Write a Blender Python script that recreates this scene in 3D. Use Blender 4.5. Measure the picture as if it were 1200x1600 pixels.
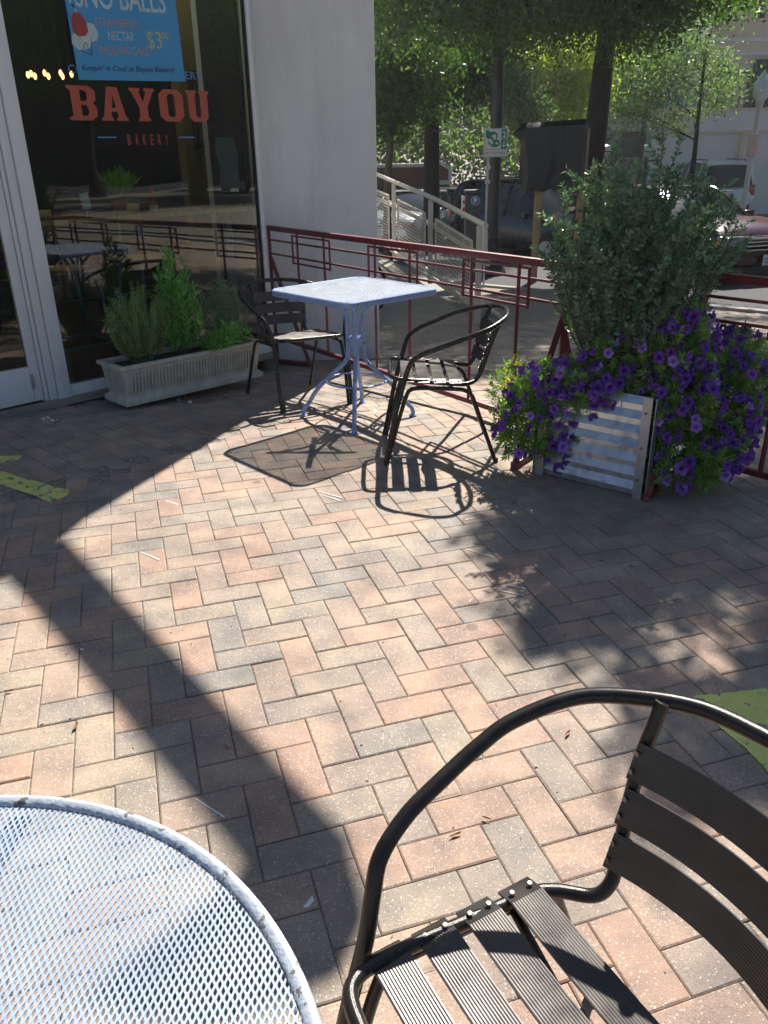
import bpy, bmesh, math, random
import numpy as np
from mathutils import Vector, Matrix
for o in list(bpy.data.objects): bpy.data.objects.remove(o)
SC = bpy.context.scene
C = SC.collection
RND = random.Random(7)
NR = np.random.default_rng(11)
HAZE = .0012
rad = math.radians

# ---------------------------------------------------------------- camera
CAM_H = 1.4558
PITCH, ROLL, FPX = 0.42536, -0.016747, 1244.77      # focal length in pixels of a 1600 px high frame
fw = Vector((0, math.cos(PITCH), -math.sin(PITCH)))
rt = Vector((1, 0, 0)); up = rt.cross(fw)
R2 = math.cos(ROLL)*rt + math.sin(ROLL)*up
U2 = -math.sin(ROLL)*rt + math.cos(ROLL)*up
cam_d = bpy.data.cameras.new('camera'); cam = bpy.data.objects.new('camera', cam_d); C.objects.link(cam)
m = Matrix((R2, U2, -fw)).transposed().to_4x4(); m.translation = (0, 0, CAM_H)
cam.matrix_world = m
cam_d.sensor_fit = 'VERTICAL'; cam_d.sensor_height = 24; cam_d.lens = 24*FPX/1600
cam_d.clip_start = 0.02; cam_d.clip_end = 600
SC.camera = cam
SC.render.resolution_x = 768; SC.render.resolution_y = 1024

# ---------------------------------------------------------------- sky, sun, exposure
SUN_EL = rad(47); SUN_AZ = math.atan2(0.339, 0.941)      # azimuth clockwise from +Y
w = bpy.data.worlds.new('World'); SC.world = w; w.use_nodes = True
nt = w.node_tree; nt.nodes.clear()
sky = nt.nodes.new('ShaderNodeTexSky'); sky.sky_type = 'NISHITA'; sky.sun_disc = False
sky.sun_elevation = SUN_EL; sky.sun_rotation = SUN_AZ; sky.air_density = 1.0; sky.dust_density = .6; sky.ozone_density = 3.5
bg = nt.nodes.new('ShaderNodeBackground'); bg.inputs[1].default_value = 0.050
wo = nt.nodes.new('ShaderNodeOutputWorld')
nt.links.new(sky.outputs[0], bg.inputs[0]); nt.links.new(bg.outputs[0], wo.inputs[0])
sd = bpy.data.lights.new('sun', 'SUN'); sd.energy = 5.0; sd.angle = rad(0.55); sd.color = (1.0, .945, .87)
sun = bpy.data.objects.new('sun', sd); C.objects.link(sun)
sdir = Vector((math.sin(SUN_AZ)*math.cos(SUN_EL), math.cos(SUN_AZ)*math.cos(SUN_EL), math.sin(SUN_EL)))
sun.rotation_euler = sdir.to_track_quat('Z', 'Y').to_euler(); sun.location = (3, 8, 12)
SC.view_settings.view_transform = 'Standard'; SC.view_settings.look = 'None'
SC.view_settings.exposure = 0.98; SC.view_settings.gamma = 1.0; SC.view_settings.use_curve_mapping = False
try:
    SC.cycles.max_bounces = 8; SC.cycles.transparent_max_bounces = 12
except Exception: pass

# ---------------------------------------------------------------- geometry helpers
def ray(px, py): return fw*FPX + R2*(px-600) - U2*(py-800)
def gz(x, y):                                           # the ground falls away behind the table
    if y < 4.6: return 0.0
    if y < 6.7: return -.075*(y-4.6)
    if y < 21: return -.1575-.06*(y-6.7)
    return -1.0155
def G(px, py):                                          # the point of the ground seen at a pixel
    d = ray(px, py); z = 0
    for _ in range(12):
        t = (z-CAM_H)/d.z; z = gz(d.x*t, d.y*t)
    return Vector((d.x*t, d.y*t, z))
def at(px, py, D):                                      # the point seen at a pixel, D metres ahead
    d = ray(px, py); t = D/d.y; return Vector((d.x*t, d.y*t, CAM_H+d.z*t))

def mk(name, me, mat, parent=None):
    o = bpy.data.objects.new(name, me); C.objects.link(o)
    if mat is not None: me.materials.append(mat)
    if parent: o.parent = parent
    return o
class MB:
    def __init__(s): s.v = []; s.f = []
    def add(s, vs, fs):
        n = len(s.v); s.v += [tuple(v) for v in vs]; s.f += [tuple(i+n for i in f) for f in fs]
    def box(s, c, d, ax=None):
        ax = ax or (Vector((1,0,0)), Vector((0,1,0)), Vector((0,0,1)))
        c = Vector(c); vs = [c + ax[0]*(d[0]/2*i) + ax[1]*(d[1]/2*j) + ax[2]*(d[2]/2*k) for i in (-1,1) for j in (-1,1) for k in (-1,1)]
        s.add(vs, [(0,1,3,2),(4,6,7,5),(0,4,5,1),(2,3,7,6),(0,2,6,4),(1,5,7,3)])
    def bar(s, a, b, w, h, upv=(0,0,1)):                # a rectangular bar from a to b
        a, b = Vector(a), Vector(b); d = b-a; L = d.length; d.normalize()
        u = Vector(upv); sd_ = d.cross(u)
        if sd_.length < 1e-4: sd_ = d.cross(Vector((1,0,0)))
        sd_.normalize(); u = sd_.cross(d)
        s.box((a+b)/2, (L, w, h), (d, sd_, u))
    def prism(s, poly, z0, z1):
        n = len(poly)
        s.add([(p[0], p[1], z0) for p in poly] + [(p[0], p[1], z1) for p in poly],
              [tuple(range(n))[::-1], tuple(range(n, 2*n))] + [(i, (i+1) % n, n+(i+1) % n, n+i) for i in range(n)])
    def tube(s, pts, r, n=10, closed=False, cap=True, flat=1.0):
        pts = [Vector(p) for p in pts]; N = len(pts)
        rs = r if isinstance(r, (list, tuple)) else [r]*N
        tans = []
        for i in range(N):
            a = pts[(i-1) % N] if (closed or i > 0) else pts[i]
            b = pts[(i+1) % N] if (closed or i < N-1) else pts[i]
            tans.append((b-a).normalized())
        t0 = tans[0]; ref = Vector((0,0,1)) if abs(t0.z) < .9 else Vector((1,0,0))
        u = t0.cross(ref).normalized(); base = len(s.v)
        for i in range(N):
            t = tans[i]; u = (u - t*u.dot(t)).normalized(); v = t.cross(u)
            for k in range(n):
                a = 2*math.pi*k/n
                s.v.append(tuple(pts[i] + u*(math.cos(a)*rs[i]) + v*(math.sin(a)*rs[i]*flat)))
        M = N if closed else N-1
        for i in range(M):
            for k in range(n):
                a = base+i*n+k; b = base+i*n+(k+1) % n; c_ = base+((i+1) % N)*n+(k+1) % n; d = base+((i+1) % N)*n+k
                s.f.append((a, b, c_, d))
        if cap and not closed:
            s.f.append(tuple(base+k for k in range(n))[::-1]); s.f.append(tuple(base+(N-1)*n+k for k in range(n)))
    def lathe(s, c, prof, n=24):                        # prof: (r, z)
        c = Vector(c); base = len(s.v)
        for r, z in prof:
            for k in range(n):
                a = 2*math.pi*k/n; s.v.append((c.x+r*math.cos(a), c.y+r*math.sin(a), c.z+z))
        for i in range(len(prof)-1):
            for k in range(n):
                s.f.append((base+i*n+k, base+i*n+(k+1) % n, base+(i+1)*n+(k+1) % n, base+(i+1)*n+k))
        s.f.append(tuple(base+k for k in range(n))[::-1]); s.f.append(tuple(base+(len(prof)-1)*n+k for k in range(n)))
    def build(s, name, mat, parent=None, smooth=True, bevel=0):
        me = bpy.data.meshes.new(name); me.from_pydata(s.v, [], s.f); me.update()
        bm = bmesh.new(); bm.from_mesh(me); bmesh.ops.recalc_face_normals(bm, faces=bm.faces)
        if bevel:
            es = [e for e in bm.edges if len(e.link_faces) == 2 and e.calc_face_angle(0) > rad(50)]
            bmesh.ops.bevel(bm, geom=es, offset=bevel, segments=2, affect='EDGES', profile=.6, clamp_overlap=True)
        bm.to_mesh(me); bm.free()
        if smooth:
            for p in me.polygons: p.use_smooth = True
            try: me.set_sharp_from_angle(angle=rad(38))
            except Exception: pass
        return mk(name, me, mat, parent)
def spline(pts, k=6, closed=False):                      # Catmull-Rom
    P = [Vector(p) for p in pts]; N = len(P); out = []
    for i in range(N if closed else N-1):
        if closed: a, b, c_, d = P[(i-1) % N], P[i], P[(i+1) % N], P[(i+2) % N]
        else: a, b, c_, d = P[max(i-1, 0)], P[i], P[i+1], P[min(i+2, N-1)]
        for j in range(k):
            t = j/k
            out.append(.5*((2*b) + (c_-a)*t + (2*a-5*b+4*c_-d)*t*t + (3*b-a-3*c_+d)*t**3))
    if not closed: out.append(P[-1])
    return out
def tag(o, label=None, cat=None, group=None, kind=None):
    if label: o['label'] = label
    if cat: o['category'] = cat
    if group: o['group'] = group
    if kind: o['kind'] = kind
    return o
def thing(name, label, cat, loc=(0,0,0), rz=0, group=None):
    o = bpy.data.objects.new(name, None); C.objects.link(o); o.empty_display_size = .1
    o.location = loc; o.rotation_euler = (0, 0, rz)
    return tag(o, label, cat, group)
def dup(o, parent=None):
    c_ = o.copy(); C.objects.link(c_); c_.parent = parent
    for ch in list(KIDS.get(o.name, [])) or [x for x in o.children]:
        dup(ch, c_)
    return c_
KIDS = {}

# ---------------------------------------------------------------- materials
MATS = {}
def newmat(name):
    m_ = bpy.data.materials.new(name); m_.use_nodes = True; t = m_.node_tree; t.nodes.clear()
    return m_, t
def N_(t, typ, **kw):
    n = t.nodes.new(typ)
    for k, v in kw.items():
        if k.startswith('i_'):
            key = k[2:]; key = int(key) if key.isdigit() else key.replace('_', ' ')
            n.inputs[key].default_value = v
        else: setattr(n, k, v)
    return n
def ramp(t, stops, interp='LINEAR'):
    r = t.nodes.new('ShaderNodeValToRGB'); r.color_ramp.interpolation = interp
    e = r.color_ramp.elements
    while len(e) < len(stops): e.new(.5)
    for x, (p, c_) in zip(e, stops): x.position = p; x.color = tuple(c_)+((1,) if len(c_) == 3 else ())
    return r
def mat(name, col, rough=.6, metal=0, var=.12, scale=8, bump=.0, bscale=60, col2=None, thr=.5, wscale=12, coat=0, emit=0, soft=.06, detail=6, spec=None, stretch=None):
    """principled paint with mottling; col2 shows where a noise rises above thr (chips, rust, stains)"""
    if name in MATS: return MATS[name]
    m_, t = newmat(name); L = t.links.new
    tc = N_(t, 'ShaderNodeTexCoord')
    p = N_(t, 'ShaderNodeBsdfPrincipled'); o = N_(t, 'ShaderNodeOutputMaterial'); L(p.outputs[0], o.inputs[0])
    p.inputs['Metallic'].default_value = metal; p.inputs['Roughness'].default_value = rough
    if coat: p.inputs['Coat Weight'].default_value = coat; p.inputs['Coat Roughness'].default_value = .05
    if spec is not None: p.inputs['Specular IOR Level'].default_value = spec
    nz = N_(t, 'ShaderNodeTexNoise', i_Scale=scale, i_Detail=detail); L(tc.outputs['Object'], nz.inputs['Vector'])
    r = ramp(t, [(.3, tuple(max(0, c_*(1-var)) for c_ in col)), (.7, tuple(min(1, c_*(1+var)) for c_ in col))])
    L(nz.outputs[0], r.inputs[0]); out = r.outputs[0]
    if col2:
        n2 = N_(t, 'ShaderNodeTexNoise', i_Scale=wscale, i_Detail=8, i_Roughness=.65)
        if stretch: mp = N_(t, 'ShaderNodeMapping'); mp.inputs['Scale'].default_value = stretch; L(tc.outputs['Object'], mp.inputs['Vector']); L(mp.outputs[0], n2.inputs['Vector'])
        else: L(tc.outputs['Object'], n2.inputs['Vector'])
        r2 = ramp(t, [(thr, (0,0,0)), (min(1, thr+soft), (1,1,1))]); L(n2.outputs[0], r2.inputs[0])
        mx = N_(t, 'ShaderNodeMix', data_type='RGBA'); L(r2.outputs[0], mx.inputs[0]); L(out, mx.inputs[6]); mx.inputs[7].default_value = tuple(col2)+(1,)
        out = mx.outputs[2]
    L(out, p.inputs['Base Color'])
    rr = N_(t, 'ShaderNodeMapRange', i_3=max(.02, rough-.1), i_4=min(1, rough+.12)); L(nz.outputs[0], rr.inputs[0]); L(rr.outputs[0], p.inputs['Roughness'])
    if bump:
        n3 = N_(t, 'ShaderNodeTexNoise', i_Scale=bscale, i_Detail=5); L(tc.outputs['Object'], n3.inputs['Vector'])
        b = N_(t, 'ShaderNodeBump', i_Strength=bump, i_Distance=.01); L(n3.outputs[0], b.inputs['Height']); L(b.outputs[0], p.inputs['Normal'])
    if emit: p.inputs['Emission Color'].default_value = tuple(col)+(1,); p.inputs['Emission Strength'].default_value = emit
    MATS[name] = m_; return m_
def leafmat(name, c1, c2, trans=.45, gloss=.35, scale=3):
    m_, t = newmat(name); L = t.links.new
    tc = N_(t, 'ShaderNodeTexCoord'); at_ = N_(t, 'ShaderNodeAttribute', attribute_name='rnd')
    nz = N_(t, 'ShaderNodeTexNoise', i_Scale=scale); L(tc.outputs['Object'], nz.inputs['Vector'])
    ad = N_(t, 'ShaderNodeMath', operation='MULTIPLY_ADD', i_1=.65, i_2=-.05); L(at_.outputs['Fac'], ad.inputs[0])
    a2 = N_(t, 'ShaderNodeMath', operation='MULTIPLY_ADD', i_1=.45); L(nz.outputs[0], a2.inputs[0]); L(ad.outputs[0], a2.inputs[2])
    r = ramp(t, [(.1, c1), (.9, c2)]); L(a2.outputs[0], r.inputs[0])
    p = N_(t, 'ShaderNodeBsdfPrincipled', i_Roughness=gloss); L(r.outputs[0], p.inputs['Base Color'])
    tr = N_(t, 'ShaderNodeBsdfTranslucent')
    g = N_(t, 'ShaderNodeMix', data_type='RGBA', blend_type='MULTIPLY'); g.inputs[0].default_value = 1; L(r.outputs[0], g.inputs[6]); g.inputs[7].default_value = (1.6, 1.9, .6, 1)
    L(g.outputs[2], tr.inputs[0])
    mx = N_(t, 'ShaderNodeMixShader', i_0=trans); L(p.outputs[0], mx.inputs[1]); L(tr.outputs[0], mx.inputs[2])
    o = N_(t, 'ShaderNodeOutputMaterial'); L(mx.outputs[0], o.inputs[0])
    MATS[name] = m_; return m_
def pavermat():
    m_, t = newmat('paver'); L = t.links.new
    tc = N_(t, 'ShaderNodeTexCoord'); a = N_(t, 'ShaderNodeAttribute', attribute_name='rnd')
    r = ramp(t, [(0, (.375,.255,.195)), (.2, (.385,.275,.212)), (.38, (.36,.28,.222)), (.55, (.335,.28,.22)), (.72, (.295,.26,.225)), (.88, (.355,.27,.215)), (1, (.265,.245,.22))])
    L(a.outputs['Fac'], r.inputs[0])
    # soft colour change inside a brick
    n1 = N_(t, 'ShaderNodeTexNoise', i_Scale=7, i_Detail=3); L(tc.outputs['Object'], n1.inputs['Vector'])
    r1 = ramp(t, [(.35, (.78,.80,.82)), (.65, (1.18,1.13,1.06))]); L(n1.outputs[0], r1.inputs[0])
    mu = N_(t, 'ShaderNodeMix', data_type='RGBA', blend_type='MULTIPLY'); mu.inputs[0].default_value = 1; L(r.outputs[0], mu.inputs[6]); L(r1.outputs[0], mu.inputs[7])
    # grit
    n2 = N_(t, 'ShaderNodeTexNoise', i_Scale=420, i_Detail=3, i_Roughness=.7); L(tc.outputs['Object'], n2.inputs['Vector'])
    r2 = ramp(t, [(.35, (.6,.6,.62)), (.5, (1,1,1)), (.68, (1.35,1.33,1.28))]); L(n2.outputs[0], r2.inputs[0])
    m2 = N_(t, 'ShaderNodeMix', data_type='RGBA', blend_type='MULTIPLY'); m2.inputs[0].default_value = 1; L(mu.outputs[2], m2.inputs[6]); L(r2.outputs[0], m2.inputs[7])
    # pale aggregate chips
    v = N_(t, 'ShaderNodeTexVoronoi', i_Scale=170); L(tc.outputs['Object'], v.inputs['Vector'])
    s1 = N_(t, 'ShaderNodeSeparateColor'); L(v.outputs['Color'], s1.inputs[0])
    k1 = N_(t, 'ShaderNodeMath', operation='GREATER_THAN', i_1=.80); L(s1.outputs[0], k1.inputs[0])
    k2 = N_(t, 'ShaderNodeMath', operation='LESS_THAN', i_1=.34); L(v.outputs['Distance'], k2.inputs[0])
    k3 = N_(t, 'ShaderNodeMath', operation='MULTIPLY'); L(k1.outputs[0], k3.inputs[0]); L(k2.outputs[0], k3.inputs[1])
    k4 = N_(t, 'ShaderNodeMath', operation='MULTIPLY', i_1=.75); L(k3.outputs[0], k4.inputs[0])
    m3 = N_(t, 'ShaderNodeMix', data_type='RGBA'); L(k4.outputs[0], m3.inputs[0]); L(m2.outputs[2], m3.inputs[6]); m3.inputs[7].default_value = (.62,.56,.48,1)
    # old stains
    n4 = N_(t, 'ShaderNodeTexNoise', i_Scale=1.6, i_Detail=6, i_Roughness=.6); L(tc.outputs['Object'], n4.inputs['Vector'])
    r4 = ramp(t, [(.33, (.66,.66,.68)), (.47, (.93,.93,.94)), (.62, (1.08,1.06,1.03))]); L(n4.outputs[0], r4.inputs[0])
    m4 = N_(t, 'ShaderNodeMix', data_type='RGBA', blend_type='MULTIPLY'); m4.inputs[0].default_value = 1; L(m3.outputs[2], m4.inputs[6]); L(r4.outputs[0], m4.inputs[7])
    v2 = N_(t, 'ShaderNodeTexVoronoi', i_Scale=2.6); n6 = N_(t, 'ShaderNodeTexNoise', i_Scale=30); L(tc.outputs['Object'], n6.inputs['Vector'])
    mv = N_(t, 'ShaderNodeMix', data_type='RGBA', i_0=.012); L(tc.outputs['Object'], mv.inputs[6]); L(n6.outputs['Color'], mv.inputs[7]); L(mv.outputs[2], v2.inputs['Vector'])
    r6 = ramp(t, [(.045, (.45,.45,.46)), (.065, (1,1,1))]); L(v2.outputs['Distance'], r6.inputs[0])
    m6 = N_(t, 'ShaderNodeMix', data_type='RGBA', blend_type='MULTIPLY'); m6.inputs[0].default_value = .7; L(m4.outputs[2], m6.inputs[6]); L(r6.outputs[0], m6.inputs[7])
    p = N_(t, 'ShaderNodeBsdfPrincipled', i_Roughness=.78); L(m6.outputs[2], p.inputs['Base Color'])
    b = N_(t, 'ShaderNodeBump', i_Strength=.55, i_Distance=.002); L(n2.outputs[0], b.inputs['Height'])
    b2 = N_(t, 'ShaderNodeBump', i_Strength=.3, i_Distance=.006)
    n5 = N_(t, 'ShaderNodeTexNoise', i_Scale=45, i_Detail=3); L(tc.outputs['Object'], n5.inputs['Vector']); L(n5.outputs[0], b2.inputs['Height'])
    L(b.outputs[0], b2.inputs['Normal']); L(b2.outputs[0], p.inputs['Normal'])
    o = N_(t, 'ShaderNodeOutputMaterial'); L(p.outputs[0], o.inputs[0]); return m_
def glassmat(name, tint=(.9,.95,.93), ior=1.5, rough=0.0, boost=1.0):
    m_, t = newmat(name); L = t.links.new
    tr = N_(t, 'ShaderNodeBsdfTransparent'); tr.inputs[0].default_value = tint+(1,)
    gl = N_(t, 'ShaderNodeBsdfGlossy', i_Roughness=rough)
    fr = N_(t, 'ShaderNodeFresnel', i_IOR=ior)
    mu = N_(t, 'ShaderNodeMath', operation='MULTIPLY', i_1=boost, use_clamp=True); L(fr.outputs[0], mu.inputs[0])
    tc = N_(t, 'ShaderNodeTexCoord'); nz = N_(t, 'ShaderNodeTexNoise', i_Scale=2.5, i_Detail=1); L(tc.outputs['Object'], nz.inputs['Vector'])
    b = N_(t, 'ShaderNodeBump', i_Strength=.06, i_Distance=.02); L(nz.outputs[0], b.inputs['Height']); L(b.outputs[0], gl.inputs['Normal'])
    mx = N_(t, 'ShaderNodeMixShader'); L(mu.outputs[0], mx.inputs[0]); L(tr.outputs[0], mx.inputs[1]); L(gl.outputs[0], mx.inputs[2])
    o = N_(t, 'ShaderNodeOutputMaterial'); L(mx.outputs[0], o.inputs[0]); return m_

M = dict(
 paver=pavermat(),
 joint=mat('joint_sand', (.24,.205,.16), .95, var=.6, scale=60, bump=.5, bscale=300),
 render=mat('white_render', (.74,.745,.72), .85, var=.08, scale=1.3, bump=.8, bscale=90, col2=(.56,.54,.50), thr=.50, wscale=3.2, soft=.35, stretch=(1,1,.18)),
 alu=mat('grey_aluminium_frame', (.72,.72,.72), .42, 0.0, var=.05, scale=3),
 rubber=mat('rubber', (.018,.018,.02), .7),
 chairmetal=mat('bronze_chair_metal', (.032,.029,.027), .25, .5, var=.2, scale=25, bump=.12, bscale=900, col2=(.20,.19,.18), thr=.71, wscale=60, soft=.02),
 slat=mat('bronze_slat_metal', (.085,.078,.073), .33, .75, var=.15, scale=20),
 screw=mat('screw_steel', (.22,.21,.20), .4, .9),
 bluepaint=mat('chipped_blue_paint', (.23,.35,.62), .45, 0, var=.1, scale=12, bump=.15, bscale=200, col2=(.07,.055,.05), thr=.61, wscale=42, soft=.015),
 bluetop=mat('chipped_pale_blue_paint', (.54,.60,.68), .45, 0, var=.1, scale=12, col2=(.12,.09,.08), thr=.66, wscale=22, soft=.02),
 whitetop=mat('worn_white_blue_mesh_paint', (.31,.38,.48), .42, 0, var=.12, scale=14, col2=(.10,.09,.09), thr=.68, wscale=20, soft=.02),
 rim=mat('worn_white_rim_paint', (.46,.51,.57), .4, 0, var=.08, scale=15, bump=.2, bscale=150, col2=(.17,.155,.14), thr=.575, wscale=40, soft=.02),
 maroon=mat('maroon_rail_paint', (.16,.018,.024), .42, 0, var=.15, scale=10, bump=.1, bscale=200, col2=(.08,.03,.025), thr=.70, wscale=30, soft=.03),
 stone=mat('cast_stone', (.52,.49,.42), .9, var=.2, scale=14, bump=.6, bscale=180, col2=(.26,.25,.22), thr=.60, wscale=16, soft=.12),
 soil=mat('soil', (.035,.025,.018), .95, var=.5, scale=60, bump=.9, bscale=120),
 zinc=mat('galvanised_steel', (.55,.60,.66), .30, .85, var=.18, scale=16, bump=.15, bscale=40, col2=(.38,.42,.50), thr=.56, wscale=9, soft=.08),
 zinctrim=mat('galvanised_trim', (.42,.43,.45), .42, .7, var=.12, scale=20),
 wood=mat('pine_post', (.30,.20,.10), .75, var=.25, scale=12, bump=.2),
 bark=mat('dark_bark', (.022,.018,.016), .95, var=.4, scale=14, bump=1.0, bscale=35),
 barkpale=mat('pale_bark', (.07,.06,.05), .9, var=.3, scale=14, bump=.7, bscale=35),
 black=mat('black_iron', (.02,.021,.024), .45, .2, var=.2, scale=20),
 concrete=mat('concrete', (.27,.25,.20), .9, var=.12, scale=5, bump=.35, bscale=90, col2=(.17,.16,.13), thr=.57, wscale=3, soft=.2),
 kerb=mat('kerb_concrete', (.30,.29,.27), .9, var=.15, scale=6, bump=.3),
 asphalt=mat('asphalt', (.055,.055,.056), .9, var=.25, scale=3, bump=.6, bscale=200),
 raili=mat('cream_rail_paint', (.55,.51,.43), .5, 0, var=.08, scale=8, col2=(.28,.25,.19), thr=.68, wscale=18),
 tape=mat('worn_yellow_tape', (.66,.68,.18), .7, var=.1, scale=8, bump=.3, bscale=200, col2=(.17,.22,.24), thr=.56, wscale=19, soft=.02),
 chalk=mat('white_scuff', (.75,.75,.72), .9, var=.1),
 dryleaf=mat('dry_leaf', (.30,.13,.05), .8, var=.4, scale=40),
 tanleaf=mat('tan_leaf', (.45,.27,.12), .7, var=.3, scale=40),
 glass=glassmat('shop_glass', (.80,.86,.84), 1.55, 0, 1.35),
 wintext=mat('red_window_vinyl', (.42,.08,.04), .6, var=.06),
 winblue=mat('blue_window_vinyl', (.12,.28,.55), .6, var=.05),
 poster=mat('blue_poster_board', (.05,.29,.55), .6, var=.05, scale=5),
 posterwhite=mat('poster_pale_paint', (.42,.55,.55), .7, var=.12, scale=30),
 posterred=mat('poster_red_paint', (.33,.05,.05), .7, var=.15, scale=30),
 posterpink=mat('poster_pink_chalk', (.42,.30,.30), .7, var=.1),
 posteryel=mat('poster_yellow_chalk', (.40,.45,.25), .7, var=.1),
 posterdark=mat('poster_navy_ink', (.02,.03,.12), .7, var=.1),
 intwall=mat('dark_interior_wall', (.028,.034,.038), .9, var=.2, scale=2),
 mustard=mat('mustard_wall', (.20,.16,.06), .9, var=.1, scale=2),
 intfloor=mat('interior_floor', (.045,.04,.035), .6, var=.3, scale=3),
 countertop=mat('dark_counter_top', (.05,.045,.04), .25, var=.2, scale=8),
 plyedge=mat('plywood_edge', (.36,.29,.14), .7, var=.35, scale=40),
 ply=mat('varnished_plywood', (.40,.27,.10), .45, var=.15, scale=6),
 stoolblue=mat('blue_stool_tube', (.10,.20,.33), .4, var=.1),
 terracotta=mat('terracotta', (.35,.12,.06), .8, var=.15, scale=20),
 paper=mat('pale_paper', (.50,.58,.58), .8, var=.05),
 bulb=mat('warm_bulb', (1.0,.42,.10), .5, emit=5),
 tarp=mat('black_plastic_sheet', (.007,.008,.010), .48, var=.2, scale=4, bump=.5, bscale=14),
 beige=mat('beige_stucco', (.74,.56,.40), .9, var=.06, scale=.8, bump=.2, bscale=30),
 beige2=mat('pale_stucco', (.76,.70,.64), .9, var=.06, scale=.8, bump=.2, bscale=30),
 darkwin=mat('dark_window_glass', (.014,.017,.019), .10, var=.2, spec=.35),
 brick=mat('far_brick', (.10,.045,.035), .9, var=.3, scale=30, bump=.4, bscale=60),
 coping=mat('white_coping', (.42,.42,.40), .8, var=.1, scale=6),
 signwhite=mat('sign_white', (.55,.55,.54), .45, var=.04),
 signgreen=mat('sign_green', (.0,.16,.10), .45, var=.05),
 steelpost=mat('steel_post', (.42,.42,.42), .45, .5, var=.1),
 meterblue=mat('meter_blue', (.02,.09,.30), .4, var=.05),
 metergrey=mat('meter_dark_grey', (.035,.04,.045), .5, var=.1),
 orangesign=mat('orange_strip_sign', (.55,.25,.16), .7, var=.1),
 globe=mat('frosted_globe', (.50,.55,.53), .25, var=.15, scale=6),
 chrome=mat('chrome', (.75,.77,.80), .12, 1, var=.05),
 tyre=mat('tyre_rubber', (.022,.022,.022), .85, var=.2),
 redlens=mat('red_lens', (.45,.02,.015), .2, var=.1, coat=.5),
 amber=mat('amber_lens', (.9,.28,.03), .2, var=.1, coat=.5),
 headlens=mat('clear_lens', (.22,.23,.24), .12, var=.1, coat=.6),
 carwhite=mat('white_car_paint', (.75,.77,.80), .3, 0, var=.03, coat=.8),
 carmaroon=mat('maroon_car_paint', (.045,.004,.005), .22, .0, var=.05, coat=.3),
 carblack=mat('black_car_paint', (.010,.011,.013), .25, .0, var=.1, coat=.35),
 carsilver=mat('silver_car_paint', (.38,.41,.45), .3, .5, var=.05, coat=.8),
 cargreen=mat('dark_green_car_paint', (.03,.045,.04), .25, .2, var=.05, coat=.8),
 plate=mat('licence_plate', (.55,.57,.60), .5, var=.04),
 platetext=mat('plate_lettering', (.03,.05,.16), .5, var=.05),
 hedge=leafmat('far_foliage', (.06,.10,.05), (.19,.25,.12), .5, .6),
 bushleaf=leafmat('holly_leaf', (.06,.115,.075), (.20,.31,.22), .26, .25, 6),
 petleaf=leafmat('petunia_leaf', (.12,.22,.06), (.30,.45,.14), .40, .5, 8),
 rosemary=leafmat('rosemary_needle', (.15,.26,.09), (.32,.46,.18), .30, .5, 8),
 herb=leafmat('herb_leaf', (.10,.27,.06), (.25,.48,.12), .40, .45, 8),
 lavender=leafmat('lavender_leaf', (.17,.24,.18), (.30,.38,.29), .30, .6, 8),
 oak=leafmat('street_tree_leaf', (.022,.045,.018), (.085,.145,.04), .5, .4),
 bright=leafmat('sunlit_yellow_leaf', (.22,.27,.04), (.50,.50,.08), .55, .4),
 graygreen=leafmat('young_tree_leaf', (.09,.14,.075), (.22,.30,.17), .40, .5),
 petal=leafmat('purple_petal', (.07,.012,.22), (.21,.055,.50), .30, .6, 20),
 petalyellow=leafmat('yellow_petal', (.55,.42,.03), (.75,.62,.08), .30, .6, 20),
 stem=mat('green_stem', (.09,.13,.05), .8, var=.2),
)

for nm in ('petal', 'petalyellow'):
    t = M[nm].node_tree; oi = N_(t, 'ShaderNodeObjectInfo'); p_ = [n for n in t.nodes if n.type == 'BSDF_PRINCIPLED'][0]; src = p_.inputs['Base Color'].links[0].from_socket
    rr = ramp(t, [(0, (.6,.55,.7)), (.5, (1,1,1)), (.82, (1.15,1.3,1.15)), (.93, (2.4,4.5,1.7)), (1, (2.6,7,1.9))] if nm == 'petal' else [(0, (.8,.75,1)), (1, (1.1,1.1,1))]); t.links.new(oi.outputs['Random'], rr.inputs[0])
    mm = N_(t, 'ShaderNodeMix', data_type='RGBA', blend_type='MULTIPLY'); mm.inputs[0].default_value = 1; t.links.new(src, mm.inputs[6]); t.links.new(rr.outputs[0], mm.inputs[7]); t.links.new(mm.outputs[2], p_.inputs['Base Color'])

# ---------------------------------------------------------------- ground: pavers
UB = 0.103; YAW = 0.30281; HB = (0.92671, -23.46351)
def lat2w(a, b):                                         # paver lattice (a right, b away) to world metres
    da, db = a-HB[0], b-HB[1]
    return ((math.cos(YAW)*da-math.sin(YAW)*db)*UB, (math.sin(YAW)*da+math.cos(YAW)*db)*UB)
NS = Vector((.81, .586))                                 # towards the street
def ok_area(x, y):
    return x*NS.x+y*NS.y < 8.95 and y < 15.5 and -7 < x < 11 and y > -3.2
F0 = Vector((-2.058, 5.153)); EU = Vector((.70711, .70711)); NI = Vector((-.70711, .70711))   # shop front line
def FP(s, d, z): q = F0+EU*s+NI*d; return Vector((q.x, q.y, z))
def in_building(x, y):
    return ((Vector((x, y))-F0).dot(NI) > -.015 and y-x > 7.19) or (y > 6.74 and x < -.02-.0*(y-6.8))
PV = []; PF = []; PR = []
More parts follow.
